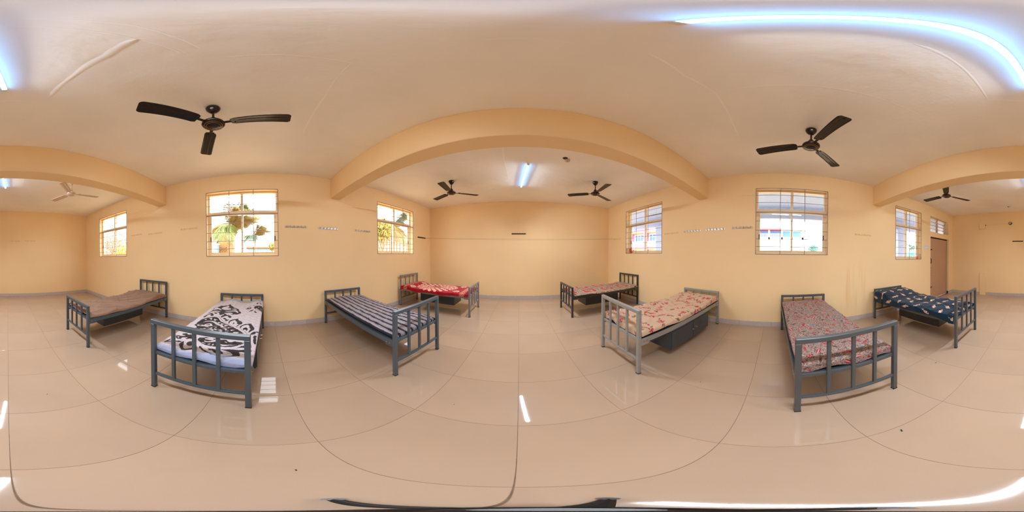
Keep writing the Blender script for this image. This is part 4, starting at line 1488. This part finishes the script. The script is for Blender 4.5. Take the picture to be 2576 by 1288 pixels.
M_BW = mat('white_facade_paint', (238, 238, 236), 0.8, noise=(0.5, 0.03))
M_PINK = mat('pink_facade_paint', (190, 112, 165), 0.8, noise=(0.5, 0.03))
M_PEACH = mat('peach_facade_band', (196, 142, 104), 0.8, noise=(0.5, 0.03))
M_BLUEG = mat('blue_window_glass', (70, 120, 176), 0.25, noise=(0.8, 0.15))
M_RED = mat('red_roof_edge', (190, 84, 90), 0.7, noise=(1, 0.08))
# pink and white building, facade turned a little
pb = thing('pink_white_building', 'white building with pink pillars and blue windows beyond the veranda', 'building', (13.95, 11.5, 0), R_(12))
MB().box(0.30, 9.0, -0.8, 9.5, gz, 4.35).build('wall', M_BW, pb)
MB().box(-0.1, 9.2, -1.0, 9.7, 4.35, 4.62).build('roof_slab', M_BW, pb)
MB().box(-0.25, 0.30, -0.8, 9.5, 3.98, 4.16).build('band', M_PEACH, pb)
MB().box(-0.22, 0.30, -0.8, 9.5, 4.16, 4.35).build('band', M_PINK, pb)
MB().box(-0.25, 0.30, -0.8, 9.5, 2.02, 2.22).build('band', M_PEACH, pb)
MB().box(-0.20, 0.30, -0.8, 9.5, 2.22, 2.36).build('band', M_PINK, pb)
MB().box(-0.05, 0.30, -0.8, 9.5, 2.36, 3.02).build('spandrel', M_BW, pb)
for y in (-0.5, 2.28, 4.45, 7.2):
    MB().box(-0.30, 0.30, y - 0.19, y + 0.19, gz, 4.36).build('pillar', M_PINK, pb)
for y0_, y1_ in ((0.2, 0.95), (1.05, 1.95), (2.75, 4.05), (4.75, 5.55), (5.75, 6.6)):
    window_part(pb, 0.28, y0_, y1_, 3.04, 3.86, M_BLUEG, M_BW, 3 if y1_ - y0_ > 1 else 2)
    window_part(pb, 0.28, y0_, y1_, 0.9, 1.85, M_BLUEG, M_BW, 3 if y1_ - y0_ > 1 else 2)
em = MB()
for k in range(6):
    a = k * math.pi / 3
    em.cyl((-0.06, 3.35 + 0.11 * math.cos(a), 2.70 + 0.11 * math.sin(a)), (-0.045, 3.35 + 0.11 * math.cos(a), 2.70 + 0.11 * math.sin(a)), 0.052, seg=10)
em.cyl((-0.06, 3.35, 2.70), (-0.045, 3.35, 2.70), 0.05, seg=10)
em.build('emblem', mat('grey_emblem_paint', (130, 130, 140), 0.7, noise=(5, 0.1)), pb)

# white block with verandas opposite the large window
wb = thing('white_block', 'pale two storey block with blue openings beyond the large window', 'building', (25.0, 0, 0))
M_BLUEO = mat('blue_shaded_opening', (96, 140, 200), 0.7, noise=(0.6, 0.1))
M_RAIL = mat('pale_railing', (214, 226, 240), 0.6, noise=(2, 0.05))
MB().box(1.2, 9, -4.3, 9.5, gz, 5.6).build('wall', M_BW, wb)
MB().box(-0.2, 9.2, -0.9, 9.5, 5.46, 5.66).build('roof_edge', M_RED, wb)
MB().box(0.0, 9.1, -4.35, -0.95, 5.52, 6.06).build('parapet', M_BW, wb)
MB().box(0.0, 1.3, -4.35, 9.5, 3.94, 4.34).build('floor_slab', M_BW, wb)
MB().box(0.0, 1.3, -4.35, 9.5, 2.0, 2.36).build('floor_slab', M_BW, wb)
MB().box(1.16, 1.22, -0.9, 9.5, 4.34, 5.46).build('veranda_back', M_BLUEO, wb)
for y in (-0.98, 1.0, 2.95, 4.9, 6.9, 8.9):
    MB().box(0.0, 0.22, y - 0.13, y + 0.13, 2.36, 5.46).build('pillar', M_BW, wb)
for y in (-4.2, -2.5):
    MB().box(0.0, 0.25, y - 0.15, y + 0.15, 2.36, 5.6).build('pillar', M_BW, wb)
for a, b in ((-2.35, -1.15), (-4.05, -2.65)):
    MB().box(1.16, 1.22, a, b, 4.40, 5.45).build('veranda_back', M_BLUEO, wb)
for a, b in ((-0.85, 0.87), (1.13, 2.82), (3.08, 4.77), (5.03, 6.77), (7.03, 8.77)):
    r = MB()
    r.box(0.08, 0.12, a, b, 4.82, 4.87)
    for k in range(9):
        yy = a + (b - a) * (k + .5) / 9
        r.box(0.09, 0.11, yy - .02, yy + .02, 4.34, 4.83)
    r.build('railing', M_RAIL, wb)
for y0_, y1_ in ((1.95, 2.45), (1.25, 1.75), (-0.05, 0.55), (-1.75, -1.35), (3.4, 4.1), (5.4, 6.1)):
    window_part(wb, 1.2, y0_, y1_, 3.0, 3.66, M_BLUEG, M_RAIL, 2)
for y0_, y1_ in ((0.75, 1.15), (-2.4, -1.9), (-3.7, -2.75), (2.55, 3.0)):
    window_part(wb, 1.2, y0_, y1_, 2.36, 3.66, M_BLUEG, M_RAIL, 2, name='doorway')

# lattice mast
M_MAST = mat('pale_mast_paint', (168, 196, 204), 0.5, noise=(3, 0.1))
ms_ = thing('lattice_mast', 'thin lattice mast with a drum right of the white block', 'mast', (27.5, -5.15, gz))
mm = MB()
for sx in (-.18, .18):
    for sy in (-.18, .18):
        mm.box(sx - .02, sx + .02, sy - .02, sy + .02, 0, 9.2)
mm.build('mast_legs', M_MAST, ms_)
br = MB()
for k in range(20):
    z = k * 0.46
    br.cyl((-.18, -.18, z), (-.18, .18, z + .46), 0.014, seg=4).cyl((.18, .18, z), (.18, -.18, z + .46), 0.014, seg=4).cyl((-.18, .18, z), (.18, .18, z + .46), 0.014, seg=4)
    br.cyl((-.18, -.18, z), (-.18, .18, z), 0.012, seg=4)
br.build('bracing', M_MAST, ms_)
MB().cyl((-.3, 0, 7.1), (-.3, 0, 7.65), 0.26, seg=14).build('drum', M_MAST, ms_)


# ------------------------------------------------------------------ plants
def frond_mesh(L, droop, m, name='frond', n=22, lw=0.5, seed=0):
    """a feather palm leaf along +x: curved midrib with two rows of leaflets"""
    rng = random.Random(seed)
    b = MB()
    P = []
    for i in range(n + 1):
        u = i / n
        P.append(Vector((L * (u - 0.12 * u * u * droop), 0, L * (0.34 * u - (0.34 + droop * .42) * u * u))))
    b.tube([tuple(p) for p in P[::2]], 0.018, seg=4)
    for i in range(2, n + 1):
        u = i / n
        ll = lw * L * (0.30 + 0.5 * math.sin(math.pi * min(1, u * 0.92 + .06)) ** 0.8)
        d = (P[i] - P[i - 1]).normalized()
        for s_ in (-1, 1):
            for sub in (0, 0.5):
                base = P[i - 1].lerp(P[i], sub)
                dirv = (d * 0.55 + Vector((0, s_ * 0.85, 0)) + Vector((0, 0, -0.35 - rng.random() * .35))).normalized()
                tip = base + dirv * ll * rng.uniform(.85, 1.05) + Vector((0, 0, -ll * .22))
                mid = base + dirv * ll * .5
                wv = d * 0.022 * L / 2.2
                v_ = [b.bm.verts.new(q) for q in (base - wv * .5, base + wv * .5, mid + wv, tip, mid - wv * .6)]
                b.bm.faces.new(v_)
    return b.mesh(name, m)


def leaf_mat(name, rgb):
    m = mat(name, rgb, 0.55, noise=(1.5, 0.25))
    return m


M_FR1 = leaf_mat('palm_leaf_green', (98, 110, 46))
M_FR2 = leaf_mat('palm_leaf_yellow', (132, 108, 46))
M_FR3 = leaf_mat('palm_leaf_grey_green', (84, 100, 78))
M_TRK = mat('palm_bark', (150, 124, 96), 0.9, noise=(6, 0.2))


def palm(label, x, y, zc, L, nf, m1, m2, seed, group=None, lean=0.0):
    rng = random.Random(seed)
    t = thing('coconut_palm', label, 'palm tree', (x, y, gz), 0, group)
    H = zc - gz
    tk = MB()
    pts = [(lean * (1 - u) ** 2, 0.2 * lean * (1 - u), H * u) for u in (0, .2, .4, .6, .8, 1.0)]
    for a, b in zip(pts, pts[1:]):
        tk.cyl(a, b, 0.16 * (1.2 - a[2] / H * .5), 0.16 * (1.2 - b[2] / H * .5), seg=10)
    tk.build('trunk', M_TRK, t)
    meshes = [frond_mesh(L, 0.7, m1, seed=seed), frond_mesh(L, 1.3, m2, seed=seed + 1), frond_mesh(L * .9, 0.35, m1, seed=seed + 2)]
    for k in range(nf):
        a = k * 2.39996 + rng.uniform(-.2, .2)
        el = -0.25 + 1.15 * ((k * 0.618) % 1.0)
        me = meshes[1] if el < 0.1 else (meshes[2] if el > .65 else meshes[0])
        o = link('frond', me, t, (pts[-1][0], pts[-1][1], H - 0.02), None)
        o.rotation_euler = Euler((rng.uniform(-.25, .25), -el, a), 'XYZ')
    return t


palm('bushy coconut palm filling the left half of the large window', -18.0, -3.55, 5.0, 3.6, 44, M_FR1, M_FR2, 11, 'coconut palms outside')
palm('golden coconut palm with drooping fronds before the gabled hut', -10.6, -2.02, 3.45, 1.75, 34, M_FR2, M_FR1, 17, 'coconut palms outside')
palm('smaller coconut palm right of the gabled hut', -26.0, -1.30, 4.75, 2.7, 30, M_FR2, M_FR3, 12, 'coconut palms outside')
palm('drooping coconut palm before the grey tin roof', -8.6, 8.75, 3.55, 2.0, 22, M_FR3, M_FR2, 13, 'coconut palms outside')
M_FRP = leaf_mat('hazy_palm_leaf', (150, 184, 190))  # distance haze mixed into the leaf colour
palm('distant pale palm seen through the narrow window', 30.0, -33.2, 4.2, 3.0, 20, M_FRP, M_FRP, 15, 'coconut palms outside')

# gabled hut before the palms
M_HUT = mat('ochre_hut_plaster', (150, 110, 66), 0.85, noise=(1.2, 0.12))
M_THATCH = mat('orange_thatch', (140, 98, 54), 0.95, noise=(8, 0.25))
ht = thing('gabled_hut', 'ochre gabled hut below the bushy palm', 'hut', (-12.6, -3.126, gz))
hz = 2.44 - gz
g = MB()
g.box(-1.5, 0, -0.567, 0.52, 0, hz)
g.poly([(0, -0.567, hz), (0, 0.52, hz), (0, 0, hz + 0.7)], thick=Vector((-1.5, 0, 0)))
g.build('wall', M_HUT, ht)
for s_, e in ((-1, -0.69), (1, 0.67)):
    r = MB()
    r.poly([(0.14, 0, hz + 0.73), (-1.6, 0, hz + 0.73), (-1.6, e, hz - 0.11), (0.14, e, hz - 0.11)], thick=Vector((0, 0, 0.07)))
    r.build('roof_slope', M_THATCH, ht)
window_part(ht, 0.0, -0.24, 0.24, hz - 0.9, hz - 0.35, M_BLUEG, M_HUT, 2, face=1)
# blue shed
M_SHED = mat('sky_blue_sheet', (120, 190, 224), 0.6, noise=(2, 0.06))
bs = thing('blue_shed', 'small sky blue shed left of the gabled hut', 'shed', (-11.9, -3.75, gz))
MB().box(-0.5, 0, -0.44, 0.28, 0, 5.60).build('wall', M_SHED, bs)
MB().box(-0.55, 0.09, -0.5, 0.34, 5.60, 5.68).build('roof', M_BW, bs)
window_part(bs, 0.0, -0.28, 0.16, 5.0, 5.4, M_BLUEG, M_BW, 2, face=1)
# low pale building in the distance
lb = thing('low_pale_building', 'long low pale blue building behind the smaller palm', 'building', (-27.0, -0.6, gz))
MB().box(-5, 0, -2.0, 2.2, 0, 5.85).build('wall', M_SHED, lb)
MB().box(-5.2, 0.3, -2.2, 2.4, 5.85, 6.2).build('roof', M_HUT, lb)
for k in range(5):
    window_part(lb, 0.0, -1.85 + k * 0.8, -1.25 + k * 0.8, 4.9, 5.6, M_BLUEG, M_BW, 2, face=1)

# tin roofed house by the front corner
M_TIN = mat('grey_tin_sheet', (150, 150, 162), 0.45, spec=0.5, noise=(0.8, 0.12))
M_TH = mat('weathered_grey_wall', (168, 158, 146), 0.85, noise=(1.0, 0.15))
th = thing('tin_roofed_house', 'grey house with a sloping corrugated tin roof', 'house', (-11.6, 12.4, gz))
MB().box(-5.0, 0.0, -2.3, 5.0, 0, 6.95).build('wall', M_TH, th)
rf = MB()
N = 44
y0_, y1_ = -2.6, 5.3
prev = None
for k in range(N * 2 + 1):
    y = y0_ + (y1_ - y0_) * k / (N * 2)
    h = 0.05 * (k % 2)
    cur = [rf.bm.verts.new((0.35, y, 6.80 + h)), rf.bm.verts.new((-2.5, y, 8.75 + h)), rf.bm.verts.new((-5.3, y, 6.80 + h))]
    if prev:
        for j in range(2):
            rf.bm.faces.new((prev[j], cur[j], cur[j + 1], prev[j + 1]))
    prev = cur
rf.build('roof', M_TIN, th)
MB().poly([(-0.02, -2.3, 6.95), (-4.98, -2.3, 6.95), (-2.5, -2.3, 8.62)], thick=Vector((0, 0.12, 0))).build('gable', M_TH, th)
M_DKG = mat('dark_window_glass', (70, 76, 84), 0.3, noise=(1, 0.2))
for y0w, y1w in ((-1.9, -1.0), (-0.5, 0.5), (1.1, 2.1), (2.8, 3.8)):
    window_part(th, 0.0, y0w, y1w, 5.0, 6.2, M_DKG, M_HUT, 2, face=1)


def leaf_cloud(name, label, cat, x, y, zc, rx, ry, rz, n, cols, seed, sz=0.12, trunk=True, group=None):
    """a bush or tree crown: a few limbs and a mass of leaf blades"""
    rng = random.Random(seed)
    t = thing(name, label, cat, (x, y, gz), 0, group)
    H = zc - gz
    tk = MB()
    tk.cyl((0, 0, 0), (0, 0, H), 0.10, 0.05, seg=8)
    for k in range(16):
        a, e = rng.uniform(0, 6.28), rng.uniform(-.2, 1)
        st = (0, 0, H * rng.uniform(.55, .95))
        en = (math.cos(a) * rx * .8, math.sin(a) * ry * .8, H + e * rz * .7)
        tk.cyl(st, en, 0.035, 0.010, seg=5)
    tk.build('trunk', M_TRK, t)
    for ci, m in enumerate(cols):
        b = MB()
        for k in range(n // len(cols)):
            u = rng.random() ** 0.4
            a, q = rng.uniform(0, 6.28), rng.uniform(-1, 1)
            r = math.sqrt(1 - q * q) * u
            c = Vector((rx * r * math.cos(a), ry * r * math.sin(a), H + rz * q * u))
            d1 = Vector((rng.uniform(-1, 1), rng.uniform(-1, 1), rng.uniform(-1, 1))).normalized() * sz * rng.uniform(.6, 1.4)
            d2 = d1.cross(Vector((rng.uniform(-1, 1), rng.uniform(-1, 1), rng.uniform(-1, 1)))).normalized() * sz * .3
            b.bm.faces.new([b.bm.verts.new(p) for p in (c - d1, c + d2, c + d1, c - d2)])
        o = b.build('foliage', m, t)
        o['kind'] = 'stuff'
    return t


M_DRY1 = leaf_mat('dry_brown_leaf', (196, 140, 100))
M_DRY2 = leaf_mat('dry_yellow_leaf', (214, 176, 84))
M_DRY3 = leaf_mat('dry_pinkish_leaf', (206, 150, 136))
leaf_cloud('dry_tree', 'dry pinkish brown tree behind the far grilled window', 'tree', -9.5, -12.6, 2.6, 1.7, 2.4, 1.5, 3000, [M_DRY1, M_DRY3], 21, group='trees and shrubs outside')
leaf_cloud('yellow_shrub', 'yellow leaved shrub low in the far grilled window', 'shrub', -7.9, -9.0, 1.6, 0.8, 1.0, 0.7, 900, [M_DRY2], 22, group='trees and shrubs outside')
leaf_cloud('green_tree', 'yellow green tree left of the tin roofed house', 'tree', -7.6, 6.75, 3.0, 0.55, 0.75, 0.75, 1500, [M_FR1, M_DRY2], 23, group='trees and shrubs outside')
leaf_cloud('green_tree', 'yellow green tree beside the low pale building', 'tree', -25.5, 1.9, 2.9, 1.0, 1.2, 0.8, 1200, [M_FR1, M_DRY2], 24, sz=.16, group='trees and shrubs outside')
M_SHR = leaf_mat('pale_teal_leaf', (120, 176, 176))
leaf_cloud('roadside_tree', 'small teal green tree right of the mast', 'tree', 24.5, -5.75, 2.6, 0.8, 0.85, 0.7, 900, [M_SHR], 25, sz=.16, group='trees and shrubs outside')
leaf_cloud('roadside_tree', 'pale tree below the distant palm', 'tree', 28.0, -31.5, 1.8, 2.0, 2.6, 1.2, 1200, [M_SHR], 26, sz=.3, group='trees and shrubs outside')
